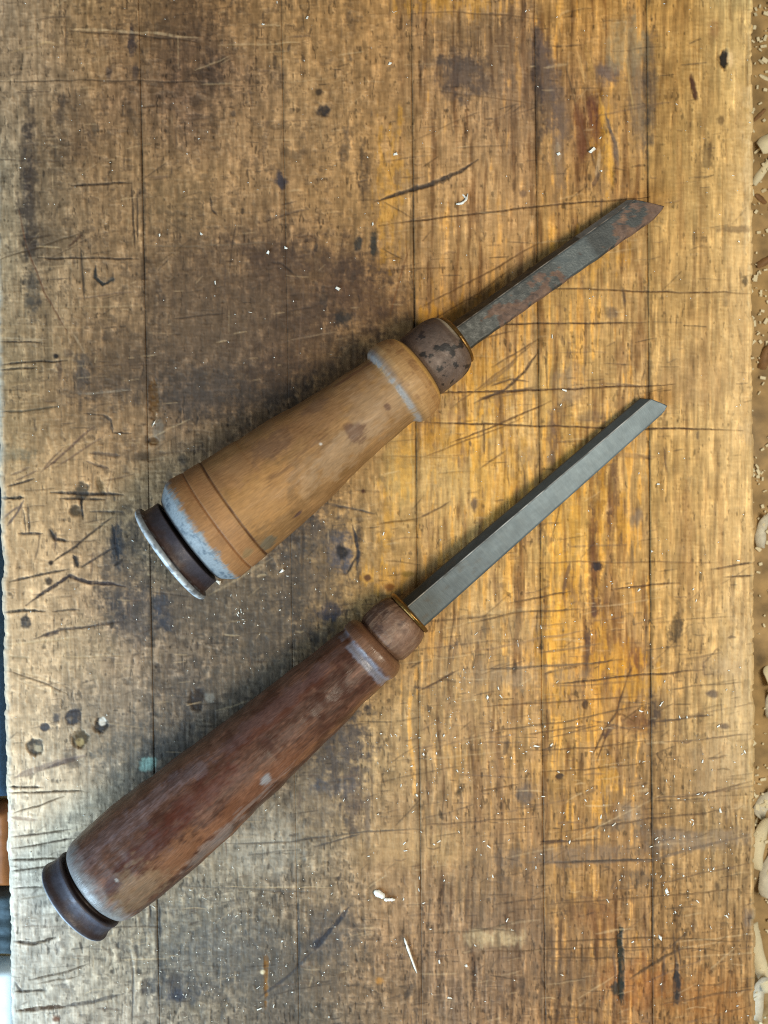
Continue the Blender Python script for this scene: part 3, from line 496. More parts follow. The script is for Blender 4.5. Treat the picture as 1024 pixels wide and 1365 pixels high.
def prof(pts, step=1.4, smooth=0):
    s = np.array([p[0] for p in pts], float); r = np.array([p[1] for p in pts], float)
    xs = [];
    for i in range(len(s) - 1):
        k = max(2, int(max(abs(s[i+1]-s[i]), abs(r[i+1]-r[i])) / step)); xs.append(np.linspace(0, 1, k, endpoint=False) + i)
    xs = np.concatenate(xs + [[len(s) - 1]])
    S_, R_ = np.interp(xs, np.arange(len(s)), s), np.interp(xs, np.arange(len(s)), r)
    for _ in range(smooth):
        S_[1:-1] = .25 * S_[:-2] + .5 * S_[1:-1] + .25 * S_[2:]; R_[1:-1] = .25 * R_[:-2] + .5 * R_[1:-1] + .25 * R_[2:]
    return S_, R_
def hb(s, t, s0, t0, rs_, rt, nz=0.5, seed=200, rough=.5):
    """soft uneven patch on a handle, at (s0, angle t0 in degrees)"""
    d = np.sqrt(((s - s0) / rs_) ** 2 + ((t - math.radians(t0)) / math.radians(rt)) ** 2)
    return sst(1.4, .65, d + nz * fbm(s / 16, t * 4, seed, 4, .6) + .35 * fbm(s / 11, t * 22, seed + 2, 3, .6))
def mixc(c, k, m): return c * (1 - m[:, None]) + lin(k) * m[:, None]

M_handle_tan = material('tan_handle_wood', 0.6, spec=0.3, bump=0.3, bscale=1800, vary=0.20, vscale=1700, stretch=(.14, 1, 1), rotz=math.radians(36.3))
M_handle_red = material('red_brown_handle_wood', 0.5, spec=0.4, bump=0.4, bscale=1800, vary=0.30, vscale=2400, stretch=(.16, 1, 1), rotz=math.radians(40.4))
M_ferrule = material('rusty_ferrule', 0.6, metal=0.1, spec=0.5, bump=0.5, bscale=1400, vary=0.18, vscale=1200)
M_steel = material('grey_steel', 0.5, metal=0.3, spec=0.4, bump=0.10, bscale=2600, vary=0.08, vscale=1600, stretch=(1, .1, 1), rotz=math.radians(40.4), rvar=.03)
M_rusty = material('rusted_steel', 0.55, metal=0.3, spec=0.5, bump=0.25, bscale=1500, vary=0.16, vscale=1200)
M_cap = material('dark_metal_cap', 0.55, metal=0.2, spec=0.5, bump=0.3, bscale=1200, vary=0.15, vscale=900)
M_brass = material('dull_brass', 0.35, metal=0.8, spec=0.5, bump=0.3, bscale=1200, vary=0.2, vscale=900)

def blade(axis, s0, send, sect, ns, parent, mat, tonef, name='blade', per_seg=14):
    """sect(s)-> list of (w,h) corners; send(w) -> end station"""
    base = sect(0.0); k = len(base)
    tl = np.linspace(0, 1, ns)
    vt = []; info = []
    for t_ in tl:
        cs = np.array(sect(t_))
        ring = []
        for i in range(k):
            p, q = cs[i], cs[(i + 1) % k]
            for j in range(per_seg): ring.append(p + (q - p) * j / per_seg)
        vt.append(ring)
    R = np.array(vt)                                   # ns, m, 2
    wloc = R[..., 0]; m = R.shape[1]
    sE = send(wloc); sg = s0 + tl[:, None] * (sE - s0)
    A, Uv, Wv, sc = axis(sg)
    pos = A + (R[..., 0:1] * Wv + R[..., 1:2] * Uv) * S * sc[..., None]
    idx = np.arange(ns * m).reshape(ns, m); nxt = np.roll(idx, -1, 1)
    q = np.stack([idx[:-1], nxt[:-1], nxt[1:], idx[1:]], -1).reshape(-1, 4)
    # end face
    h = m // 2
    endq = []
    last = idx[-1]
    for j in range(h - 1): endq.append((last[j], last[j + 1], last[m - 2 - j], last[m - 1 - j]))
    faces = np.concatenate([q, np.array(endq)])
    seg = np.tile(np.repeat(np.arange(k), per_seg), ns)
    tone = tonef(sg.ravel(), wloc.ravel(), R[..., 1].ravel(), seg)
    o = mesh_obj(name, pos.reshape(-1, 3), faces, mat, parent, tone, smooth=False)
    return o

# ---- lower chisel : red-brown handle, clean grey blade
a2 = np.array((.762, -.648)); a2 /= np.linalg.norm(a2); n2 = np.array((-a2[1], a2[0]))
z2 = lambda s: np.interp(s, [-720, -185, -110, 320], [72, 47, 42, 11])
ax2 = make_axis(a2, n2, lambda s: np.interp(s, [-700, -550, -420, -190, -110, 330], [980, 983, 984, 980.5, 976, 975.5]), z2)
loc2 = P(*(a2 * -700 + n2 * 980), 0)
ch2 = empty('chisel', loc2)
tag(ch2, 'skew chisel with red-brown wooden handle and clean grey steel blade', 'chisel', 'wood chisels on the bench')
s_, r_ = prof([(-668,20),(-667,56),(-664,61),(-655,65),(-640,67),(-600,68),(-540,67.5),(-430,60.5),(-300,52),(-215,46.5),(-200,45.5),(-196,44),(-193,44.5),(-188,47),(-178,46.5),(-172,43),(-168,38),(-166,30)], 1.2, 3)
vt, q, sg, tg = lathe_like(ax2, s_, r_, 280, wob=1.1, seed=210)
def tone_h2(s, t):
    r = np.interp(s, s_, r_); x = t * r
    gr = fbm(x / 3.2, s / 55, 220, 4, .6); gr2 = fbm(x / 9, s / 120, 226, 3); mm = fbm(x / 22, s / 30, 231, 4, .6); dsh = fbm(x / 2.0, s / 8, 236, 3)
    c = np.tile(lin((84, 56, 42)), (len(s), 1)) * np.exp(.42 * gr + .22 * gr2 + .22 * mm + .36 * dsh)[:, None]
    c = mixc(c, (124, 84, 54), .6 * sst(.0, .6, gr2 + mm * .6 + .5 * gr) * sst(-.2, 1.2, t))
    c = mixc(c, (58, 32, 22), .7 * sst(.05, .5, -mm + .4 * gr))
    c = mixc(c, (64, 30, 20), .75 * hb(s, t, -560, 0, 55, 14)); c = mixc(c, (74, 36, 24), .7 * hb(s, t, -480, -8, 60, 16)); c = mixc(c, (78, 40, 26), .6 * hb(s, t, -330, -30, 90, 16))
    c = mixc(c, (128, 88, 60), .6 * hb(s, t, -540, 28, 50, 18)); c = mixc(c, (122, 80, 54), .5 * hb(s, t, -420, 35, 90, 16))
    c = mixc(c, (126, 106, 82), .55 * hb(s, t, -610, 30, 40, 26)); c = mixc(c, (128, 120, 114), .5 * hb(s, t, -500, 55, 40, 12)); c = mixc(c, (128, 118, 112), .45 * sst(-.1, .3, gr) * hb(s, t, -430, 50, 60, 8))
    c = mixc(c, (112, 102, 106), .42 * (.4 + .6 * sst(-.2, .4, gr + dsh * .7)) * hb(s, t, -560, -38, 120, 13, .8)); c = mixc(c, (90, 76, 74), .3 * hb(s, t, -330, -36, 120, 11, .8))  # grey-lilac patches stand in for window sheen on the upper-left side
    c = mixc(c, (130, 130, 130), .8 * hb(s, t, -392, 33, 8, 7, .4)); c = mixc(c, (58, 30, 26), .8 * hb(s, t, -628, 6, 12, 9)); c = mixc(c, (150, 146, 140), .7 * hb(s, t, -617, 4, 2.2, 2.0, 1.0))
    e = sst(-630, -662, s + 9 * fbm(x / 7, s / 9, 241, 3)); c = mixc(c, (132, 136, 136), .65 * e)
    e = (1 - sst(5, 11, np.abs(s + 197) + 4 * np.abs(fbm(x / 8, s / 8, 243, 3)))) * sst(-.45, .1, fbm(x / 12, s / 20, 246, 3)); c = mixc(c, (132, 136, 148), .6 * e)
    e = sst(-192, -186, s); c = mixc(c, (126, 92, 68), .6 * e); e = sst(-172, -167, s); c = mixc(c, (50, 30, 22), .8 * e)
    c = mixc(c, (60, 34, 26), .5 * (1 - sst(60, 120, -s - 190 + 60)) * sst(-.3, -1., t))  # front end shaded in the colour along its upper-left side
    al = np.clip(.8 + .35 * mm, .55, 1.2)
    return np.concatenate([c, al[:, None]], 1)
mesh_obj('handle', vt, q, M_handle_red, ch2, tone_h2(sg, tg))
s_, r_ = prof([(-704,0.5),(-704,56),(-704.5,60.5),(-703,62.5),(-700,62.5),(-696,60.5),(-690,59),(-682,59),(-677,60.5),(-675,60.5),(-674,57),(-673.5,50),(-664,50)], 1.5, 1)
vt, q, sg, tg = lathe_like(ax2, s_, r_, 160, wob=1.1, seed=250)
c = np.tile(lin((64, 64, 74)), (len(sg), 1)) * np.exp(.35 * fbm(sg / 10, tg * 8, 255, 4, .6))[:, None]
c = mixc(c, (80, 62, 52), .3 * sst(0, .6, fbm(sg / 14, tg * 5, 258, 3))); c = mixc(c, (30, 18, 14), .95 * sst(-675, -674, sg)); c = mixc(c, (170, 178, 186), .8 * sst(-702, -703.2, sg)); c = mixc(c, (52, 34, 28), .6 * (1 - sst(2, 4, np.abs(sg + 696))))  # pale rim and end face are a painted cool highlight
mesh_obj('end_cap', vt, q, M_cap, ch2, c)
s_, r_ = prof([(-170,33),(-167,36),(-162,39),(-152,40),(-140,39.5),(-128,38),(-121,35.5),(-117,32),(-116,20)], 1.2, 2)
vt, q, sg, tg = lathe_like(ax2, s_, r_, 160, wob=.7, seed=260)
c = np.tile(lin((114, 86, 68)), (len(sg), 1)) * np.exp(.3 * fbm(sg / 8, tg * 7, 265, 4, .6))[:, None]
c = mixc(c, (60, 40, 32), .75 * sst(-.1, .6, fbm(sg / 12, tg * 5, 268, 4, .6) - .9 * (tg + .3))); c = mixc(c, (146, 120, 98), .4 * sst(.1, .5, fbm(sg / 20, tg * 12, 270, 3)))  # upper-left side carries painted shade in its dark brown
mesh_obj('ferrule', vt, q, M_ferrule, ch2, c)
s_, r_ = prof([(-118,28),(-116,34),(-113,35),(-111,34),(-110,30),(-109,10),(-109,.5)], 1.0, 1)
vt, q, sg, tg = lathe_like(ax2, s_, r_, 120, wob=.6, seed=275)
c = np.tile(lin((120, 90, 44)), (len(sg), 1)) * np.exp(.5 * fbm(sg / 5, tg * 9, 277, 4, .6))[:, None]
mesh_obj('collar', vt, q, M_brass, ch2, c)
def sect2(t):
    wl = -19 + 1 * t; wr = 27 - 10 * t; rd = -8.5 + .3 * t; th = 9 - 1.5 * t
    return [(wl, -th), (wl, -th + 5), (wl + .8, -th + 6.5), (rd - .6, th - .4), (rd + .6, th), (wr - 1, th - 6.5), (wr, th - 8), (wr, -th)]
send2 = lambda w_: np.interp(w_, [-19, -8, 10, 13, 18], [306, 315, 326, 327, 311])
def tone_b2(s, w_, h, seg):
    n_ = fbm(s / 30, w_ / 9, 280, 4, .6); n3 = fbm(s / 9, w_ / 7, 283, 3)
    c = np.tile(lin((97, 108, 112)), (len(s), 1)) * np.exp(.10 * n_ + .08 * n3)[:, None]
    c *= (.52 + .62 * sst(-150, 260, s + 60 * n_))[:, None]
    dk = (seg <= 2); c = np.where(dk[:, None], c * np.array([.50, .46, .42]), c)  # facet turned away from the lamp is darkened in its colour
    c = np.where((seg == 3)[:, None], lin((196, 194, 186)) * np.clip(.7 + .5 * fbm(s / 12, 0 * s, 286, 3), .3, 1)[:, None], c)  # bright line along the ridge is a painted highlight
    c = mixc(c, (70, 66, 58), .6 * sst(.25, .6, fbm(s / 14, w_ / 6, 288, 4, .6)) * sst(100, -100, s))
    al = np.ones(len(s))
    return np.concatenate([c, al[:, None]], 1)
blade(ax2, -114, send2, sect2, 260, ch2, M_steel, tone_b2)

# ---- upper chisel : short tan handle, rusted blade
a1 = np.array((.806, -.592)); a1 /= np.linalg.norm(a1); n1 = np.array((-a1[1], a1[0]))
z1 = lambda s: np.interp(s, [-260, 135, 225, 550], [85, 60.5, 52, 13])
ax1 = make_axis(a1, n1, lambda s: np.interp(s, [-255, -200, -95, 60, 112, 160, 225, 550], [730, 730, 731.5, 728, 728, 726.5, 725, 727]), z1)
loc1 = P(*(a1 * -250 + n1 * 730), 0)
ch1 = empty('chisel', loc1)
tag(ch1, 'short thick chisel with tan wooden handle and rusted dark blade', 'chisel', 'wood chisels on the bench')
HP1 = [(-221,20),(-221,64),(-218,67),(-210,74),(-203,79),(-197,80.5),(-185,79.5),(-178,78.5),(-176.5,76.8),(-175,78.3),(-160,77),(-151,76.2),(-149.5,74.6),(-148,75.6),(-95,71.5),(-42,66.5),(10,59.5),(61,54),(95,51.5),(108,51),(112,51.5),(114,54),(117,57.5),(123,59.5),(132,60),(142,58.5),(150,55.5),(155,52),(157,48),(158,46),(160,45.5),(161,30)]
s_, r_ = prof(HP1, 1.0, 1)
vt, q, sg, tg = lathe_like(ax1, s_, r_, 300, wob=.8, seed=310)
def tone_h1(s, t):
    r = np.interp(s, s_, r_); x = t * r
    gr = fbm(x / 3.5, s / 60, 320, 4, .6); gr2 = fbm(x / 11, s / 110, 326, 3); mm = fbm(x / 26, s / 30, 331, 4, .6); dsh = fbm(x / 2.5, s / 9, 336, 3)
    c = np.tile(lin((136, 102, 64)), (len(s), 1)) * np.exp(.18 * gr + .16 * gr2 + .26 * mm + .12 * dsh)[:, None]
    c = mixc(c, (168, 122, 70), .55 * hb(s, t, -110, 5, 60, 28)); c = mixc(c, (142, 104, 70), .6 * hb(s, t, -90, -32, 90, 18, .7)); c = mixc(c, (132, 98, 66), .6 * hb(s, t, 20, -30, 90, 24, .7))
    c = mixc(c, (96, 66, 40), .6 * sst(.1, .5, gr + .3 * gr2) * hb(s, t, -30, -8, 70, 20)); c = mixc(c, (154, 128, 98), .5 * hb(s, t, 15, 30, 60, 20, .6)); c = mixc(c, (150, 122, 92), .4 * hb(s, t, 75, 10, 40, 40, .6))
    c = mixc(c, (90, 62, 46), .8 * hb(s, t, 40, 22, 13, 12, .8, 340)); c = mixc(c, (96, 72, 56), .5 * hb(s, t, -60, -30, 30, 12, .8, 343)); c = mixc(c, (100, 76, 60), .5 * hb(s, t, 20, -42, 18, 10, .8, 346)); c = mixc(c, (96, 90, 74), .8 * hb(s, t, -138, 62, 10, 12, .6, 349)); c = mixc(c, (90, 100, 72), .8 * hb(s, t, -165, 52, 8, 6, .6, 351)); c = mixc(c, (80, 60, 56), .9 * hb(s, t, -86, 54, 7, 2.4, .3)); c = mixc(c, (196, 190, 180), .8 * hb(s, t, -8, 4, 2.2, 1.8, .6)); c = mixc(c, (90, 60, 44), .8 * hb(s, t, 90, 18, 4, 6, .8)); c = mixc(c, (106, 66, 46), .6 * hb(s, t, 105, -58, 50, 4, .6))
    for g in (-176.5, -149.5): c = mixc(c, (74, 48, 32), .85 * (1 - sst(1., 2.6, np.abs(s - g))) * (.7 + .3 * sst(-.3, .2, fbm(x / 14, s / 50, 355, 2))))
    c = mixc(c, (156, 112, 74), .5 * sst(-150, -156, s))
    fr = fbm(x / 5, s / 12, 361, 4, .65)
    e = sst(-194, -203, s + 7 * fr); c = mixc(c, (124, 136, 142), .9 * e); c = mixc(c, (70, 82, 92), .75 * e * sst(0, .5, fbm(x / 9, s / 6, 365, 4, .65))); c = mixc(c, (30, 22, 18), .9 * sst(-217, -220, s))
    fr = fbm(x / 6, s / 5, 368, 4, .65); e = 1 - sst(1.5, 6, np.abs(s - 115.5 - 2 * fr) + 2 * fr); c = mixc(c, (128, 128, 126), .6 * e * sst(-.5, .1, fbm(x / 7, s / 30, 377, 4, .65))); c = mixc(c, (96, 102, 108), .45 * (1 - sst(3, 12, np.abs(s - 120) + 5 * fr)) * sst(.6, -.9, t))
    e = sst(120, 128, s); c = mixc(c, (172, 134, 88), .7 * e); c = mixc(c, (120, 84, 52), .6 * e * sst(.1, .6, fbm(x / 10, s / 8, 371, 4, .6))); c = mixc(c, (190, 150, 84), .7 * sst(151, 154, s)); c = mixc(c, (54, 38, 28), .9 * sst(157, 159, s))
    al = np.clip(1. + .25 * mm, .7, 1.2)
    return np.concatenate([c, al[:, None]], 1)
mesh_obj('handle', vt, q, M_handle_tan, ch1, tone_h1(sg, tg))
s_, r_ = prof([(-257,.5),(-258,60),(-258.5,70),(-257,73),(-255,74.5),(-251.5,74),(-249.5,73),(-249,68),(-247,67),(-235,65.5),(-227,65),(-226,62),(-225.5,52),(-220,50)], 1.0, 1)
vt, q, sg, tg = lathe_like(ax1, s_, r_, 180, wob=1.5, seed=380)
c = np.tile(lin((62, 60, 70)), (len(sg), 1)) * np.exp(.3 * fbm(sg / 10, tg * 8, 385, 4, .6))[:, None]
c = mixc(c, (22, 14, 12), .95 * sst(-227, -226, sg)); c = mixc(c, (70, 46, 30),   .55 * sst(-236, -246, sg + 5 * fbm(sg / 9, tg * 8, 388, 3))); c = mixc(c, (44, 26, 18), .8 * (1 - sst(1, 3, np.abs(sg + 248)))); c = mixc(c, (138, 146, 152), .92 * sst(-249.2, -250, sg)); c = mixc(c, (200, 206, 208), .8 * sst(-252, -255, sg)); c = mixc(c, (78, 80, 84), .7 * sst(-247, -248, sg) * sst(0, .5, fbm(sg / 5, tg * 14, 390, 3)))
mesh_obj('end_cap', vt, q, M_cap, ch1, c)
s_, r_ = prof([(157,36),(159,43),(164,45.5),(180,46),(198,45.5),(208,44),(214,41.5),(218,38),(221,33),(221,30)], 1.0, 1)
vt, q, sg, tg = lathe_like(ax1, s_, r_, 180, wob=.9, seed=395)
x = tg * 44
c = np.tile(lin((96, 80, 70)), (len(sg), 1)) * np.exp(.3 * fbm(sg / 7, x / 7, 398, 4, .6))[:, None]
fl = sst(.28, .42, fbm(sg / 13, x / 10, 402, 4, .6) + .25 * hb(sg, tg, 185, -5, 26, 30) + .15 * hb(sg, tg, 205, 10, 14, 14)); c = mixc(c, (26, 24, 24), .92 * fl)
c = mixc(c, (60, 44, 40), .6 * sst(-.4, -1, tg)); c = mixc(c, (176, 168, 150), .75 * sst(213, 217, sg) * sst(.3, -.5, tg))  # shade painted on the upper-left side, highlight painted along the front rim
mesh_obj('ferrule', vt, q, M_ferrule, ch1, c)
s_, r_ = prof([(217,30),(220,36),(223,36),(225,33),(226,24),(227,.5)], 1.0, 1)
vt, q, sg, tg = lathe_like(ax1, s_, r_, 120, wob=.6, seed=405)
c = np.tile(lin((120, 92, 50)), (len(sg), 1)) * np.exp(.5 * fbm(sg / 5, tg * 9, 407, 4, .6))[:, None]
mesh_obj('collar', vt, q, M_brass, ch1, c)
def sect1(t):
    wl = -22 + 4.5 * t; wr = 20.5 + 4 * t + .5 * math.sin(t * 47) * math.sin(t * 19 + 1)
    rd = -12 + 1.5 * t; th = 11 - 4 * t
    return [(wl, -th), (wl, -th + 5), (wl + .8, -th + 7), (rd - .6, th - .4), (rd + .6, th), (wr - 1.5, th - 5), (wr, th - 8), (wr, -th)]
send1 = lambda w_: np.interp(w_, [-18, 19.5, 25], [515, 551, 528])
def tone_b1(s, w_, h, seg):
    n_ = fbm(s / 22, w_ / 14, 410, 4, .65); n3 = fbm(s / 7, w_ / 6, 413, 4, .6); n4 = fbm(s / 40, w_ / 20 + 8, 417, 3)
    c = np.tile(lin((56, 60, 60)), (len(s), 1)) * np.exp(.28 * n3 + .2 * n4)[:, None]
    ru = sst(.06, .16, n_ + .3 * n4 + .026 * (w_ - 8) + .25 * hb(s, 0 * s, 330, 0, 60, 99) - .6 * hb(s, 0 * s, 250, 0, 30, 99) - .5 * hb(s, 0 * s, 425, 0, 30, 99) - .05 * hb(s, 0 * s, 500, 0, 30, 99))
    c = mixc(c, (112, 88, 74), .85 * ru); c = mixc(c, (130, 98, 70), .35 * ru * sst(.1, .5, n3)); c = mixc(c, (58, 52, 50), .6 * sst(.2, .5, -n3) * ru)
    c = mixc(c, (92, 102, 104), .45 * hb(s, 0 * s, 410, 0, 26, 99) * (1 - ru))
    fac = seg <= 2
    c = np.where(fac[:, None], c * np.array([.62, .54, .48]), c)  # shade of the upper-left bevel put into its colour
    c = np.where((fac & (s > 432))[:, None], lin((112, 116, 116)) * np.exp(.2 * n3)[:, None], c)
    c = np.where((seg == 3)[:, None], lin((150, 140, 128)) * np.clip(.6 + .8 * n3, .3, 1)[:, None], c)  # ridge glint painted in as a paler line
    al = np.clip(.9 + .5 * ru, .7, 1.3)
    return np.concatenate([c, al[:, None]], 1)
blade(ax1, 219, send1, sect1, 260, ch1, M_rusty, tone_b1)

# ------------------------------------------------------------------ chips and dust lying on the bench
M_chip = material('pale_wood_chip', 0.7, spec=0.3, vary=0.2, vscale=900, color=(.72, .70, .62))
M_shav = material('cream_wood_shaving', 0.7, spec=0.3, vary=0.08, vscale=500, color=(.74, .68, .48))
rs = np.random.RandomState(5)
CV = np.array([[-1,-1,-1],[1,-1,-1],[1,1,-1],[-1,1,-1],[-1,-1,1],[1,-1,1],[1,1,1],[-1,1,1]], float) * .5
CF = [(0,3,2,1),(4,5,6,7),(0,1,5,4),(1,2,6,5),(2,3,7,6),(3,0,4,7)]
dv = []; df = []
def dust(px, py, L, wd, an, tilt=0):
    p = P(px, py, 1.2 + .2 * wd)
    v = CV * np.array([L, wd, max(.5, wd * .35)]) * S; L *= 1; jt = .3 + .9 * rs.rand(4, 1); v = v * np.concatenate([jt, jt * (.5 + .4 * rs.rand(4, 1))]) * np.array([.8, .8, 1.])
    c, s = math.cos(an), math.sin(an); ty, tx = math.cos(tilt), math.sin(tilt)
    v[:, 2] += v[:, 0] * tx
    v = np.stack([v[:, 0] * c - v[:, 1] * s, v[:, 0] * s + v[:, 1] * c, v[:, 2]], -1) + p
    k = len(dv) * 8; dv.append(v); df.extend([tuple(k + i for i in f) for f in CF])
def on_chisel(px, py):
    for a_, n_, c_, lo, hi, hw in ((a1, n1, 730, -262, 556, 82), (a2, n2, 980, -712, 332, 70)):
        s = px * a_[0] + py * a_[1]; n_v = px * n_[0] + py * n_[1]
        if lo < s < hi and abs(n_v - c_) < (hw if s < (170 if c_ == 730 else -110) else 32): return True
    return False
k = 0
while k < 1250:
    u_ = rs.rand()
    if u_ < .45: px, py = rs.uniform(20, 1000), rs.uniform(-20, 1390)
    elif u_ < .65: px, py = rs.normal(300, 90), rs.normal(1260, 70)
    elif u_ < .8: px, py = rs.normal(600, 90), rs.normal(960, 70)
    elif u_ < .9: px, py = rs.normal(900, 60), rs.normal(1120, 90)
    else: px, py = rs.normal(330, 80), rs.normal(780, 60)
    if not (8 < px < 1000) or on_chisel(px, py): continue
    L = rs.choice([1.3, 2.3, 3.6, 6.5], p=[.45, .37, .14, .04]) * rs.uniform(.7, 1.3)
    dust(px, py, L, min(L, rs.uniform(.9, 2.0)), rs.uniform(0, 3.14), rs.normal(0, .25)); k += 1
for i in range(120):
    px, py = rs.uniform(480, 1000), rs.normal(1090, 130)
    if on_chisel(px, py): continue
    dust(px, py, rs.uniform(3.5, 8), rs.uniform(1.4, 3), rs.normal(1.2, .7), rs.normal(0, .2))
for px, py, L, wd in [(497,298,7,5),(450,384,8,5),(382,331,8,5),(358,336,6,5),(268,312,7,5),(213,313,6,4),(287,377,10,3),(620,262,12,3),(527,205,7,4),(520,85,7,6),(410,23,6,4),(350,32,6,4),(518,470,6,4),(592,980,7,5),(650,930,8,6),(565,1006,6,4),(582,1004,6,4),(760,1122,8,5),(716,995,12,4),(889,1188,9,6),(880,1250,7,7),(970,1222,7,3),(750,1300,10,4),(622,1288,7,6),(600,1330,8,3),(556,1060,6,4),(960,1080,9,4),(972,894,5,4),(958,968,6,3),(752,520,9,3),(748,540,6,3),(878,645,6,3),(870,735,5,4),(925,785,6,3),(205,565,4,13),(160,578,6,3),(376,762,9,5),(290,775,12,7),(745,205,7,6),(790,200,6,14),(802,228,6,6)]:
    dust(px, py, L, wd, rs.uniform(0, 3.14), rs.normal(0, .2))
o = mesh_obj('wood_dust', np.concatenate(dv), df, M_chip, None, smooth=False, origin=(0, 0, 0))
tag(o, 'tiny pale wood crumbs and dust scattered over the bench top', 'wood dust', kind='stuff')

def chip(name, pts, th, wd, mat, label, cat, group=None, z=1.5, lift=0.0):
    """curved sliver through photograph points, width in pixels"""
    n = 14
    pts = np.array(pts, float); tt = np.linspace(0, len(pts) - 1, n)
    px = np.interp(tt, np.arange(len(pts)), pts[:, 0]); py = np.interp(tt, np.arange(len(pts)), pts[:, 1])
    hz = z + lift * np.sin(np.linspace(0, 3.14, n)) ** 2
    A = P(px, py, hz); T = np.gradient(A, axis=0); T /= np.linalg.norm(T, axis=1, keepdims=True)
    Wd = np.cross(T, [0, 0, 1]); Wd /= np.linalg.norm(Wd, axis=1, keepdims=True); Up = np.cross(Wd, T)
    ww = wd * np.interp(np.linspace(0, 1, n), [0, .15, .8, 1], [.35, 1, .9, .25]) * (1 + .15 * rs.randn(n))
    ring = [(-.5, -.5), (.5, -.4), (.45, .5), (-.4, .45)]
    vt = np.stack([A + (a * ww[:, None] * Wd + b * th * Up) * S for a, b in ring], 1).reshape(-1, 3)
    idx = np.arange(n * 4).reshape(n, 4); nx = np.roll(idx, -1, 1)
    q = np.stack([idx[:-1], nx[:-1], nx[1:], idx[1:]], -1).reshape(-1, 4)
    q = np.concatenate([q, [idx[0][::-1], idx[-1]]])
    o = mesh_obj(name, vt, q, mat, None, smooth=False, origin=A[0] * np.array([1, 1, 0]))
    return tag(o, label, cat, group)
chip('wood_splinter', [(539,1250),(546,1270),(556,1297)], 2.0, 3.4, M_chip, 'long thin white wood splinter lying near the bottom of the bench', 'splinter', z=2.5)
chip('wood_chip', [(499,1188),(508,1193),(513,1196)], 2.5, 9, M_chip, 'small white wood chip above the long splinter', 'wood chip', 'wood chips on the bench', z=2.5)
chip('wood_chip', [(512,1199),(527,1199)], 2.2, 5, M_chip, 'tiny flat white wood chip just right of another chip', 'wood chip', 'wood chips on the bench', z=2.2)
chip('wood_shaving', [(608,272),(616,271),(622,266),(624,258)], 1.5, 3, M_chip, 'small curled white shaving near the upper blade', 'shaving', z=2.2, lift=2)

# ------------------------------------------------------------------ what lies below on either side of the bench top
M_table = material('lower_table_wood', 0.7, vary=0.6, vscale=90, bump=0.5, bscale=400, color=(.34, .23, .10))
M_cloth = material('dark_blue_cloth', 0.9, vary=0.3, vscale=700, bump=0.6, bscale=2500, color=(.035, .075, .13))
M_brownwood = material('orange_brown_wood', 0.55, vary=0.25, vscale=200, bump=0.2, color=(.30, .10, .025))
M_greycl = material('grey_blue_cloth', 0.9, vary=0.3, vscale=500, bump=0.6, bscale=2000, color=(.06, .085, .10))
M_paper = material('white_paper', 0.8, vary=0.05, vscale=300, color=(.80, .84, .84))
ZT = -TB / S
def sheet(name, corners, z, mat):
    v = np.array(corners, float) * S; v = np.concatenate([v, np.full((len(v), 1), z)], 1)
    o = mesh_obj(name, v, [tuple(range(len(v)))], mat, None, smooth=False, origin=(0, 0, 0)); return tag(o, kind='structure')
sheet('table_surface', [(-900, -1100), (900, -1100), (900, 1100), (-900, 1100)], -TB - .0004, M_table)
def rounded_block(name, px0, px1, py0, py1, hgt, mat, label, cat, lump=0.0, seed=500, zb=None):
    """low soft-edged body standing on the lower table between photograph rows/columns"""
    zb = ZT if zb is None else zb
    nx, ny = 24, 40
    gx = np.linspace(-1, 1, nx); gy = np.linspace(-1, 1, ny); X, Y = np.meshgrid(gx, gy)
    a = P(px0, py0, zb + hgt); b = P(px1, py1, zb + hgt)
    cx, cy = (a[0] + b[0]) / 2, (a[1] + b[1]) / 2; wx, wy = abs(b[0] - a[0]) / 2, abs(b[1] - a[1]) / 2
    edge = np.minimum((1 - np.abs(X)) * wx, (1 - np.abs(Y)) * wy) / S
    top = zb + .5 + (hgt - .5) * (1 - np.clip(1 - edge / (hgt * .35), 0, 1) ** 2.5) + lump * fbm(X * 2 + 3, Y * 4, seed, 3)
    vt = np.stack([cx + X * wx, cy + Y * wy, top * S], -1).reshape(-1, 3)
    idx = np.arange(nx * ny).reshape(ny, nx)
    q = np.stack([idx[:-1, :-1], idx[:-1, 1:], idx[1:, 1:], idx[1:, :-1]], -1).reshape(-1, 4)
    per = np.concatenate([idx[0, :], idx[1:, -1], idx[-1, -2::-1], idx[-2:0:-1, 0]])
    bs = vt[per].copy(); bs[:, 2] = zb * S; j = len(vt) + np.arange(len(per))
    sk = np.stack([per, j, np.roll(j, -1), np.roll(per, -1)], -1)
    o = mesh_obj(name, np.concatenate([vt, bs]), np.concatenate([q, sk]), mat, None, origin=(cx, cy, zb * S))
    return tag(o, label, cat)
rounded_block('folded_cloth', -120, 13, 560, 1074, 60, M_cloth, 'dark blue folded cloth beside the left bench edge', 'cloth', 8)
rounded_block('wooden_block', -110, 19, 1076, 1190, 50, M_brownwood, 'orange-brown wooden block at the lower left bench edge', 'wood block', 1, 510)
rounded_block('grey_cloth', -120, 22, 1192, 1280, 40, M_greycl, 'dark grey-blue cloth below the orange-brown block at left', 'cloth', 6, 520)
rounded_block('paper_stack', -120, 26, 1290, 1420, 45, M_paper, 'white paper stack at the bottom left corner beside the bench', 'paper', 0.3, 530)

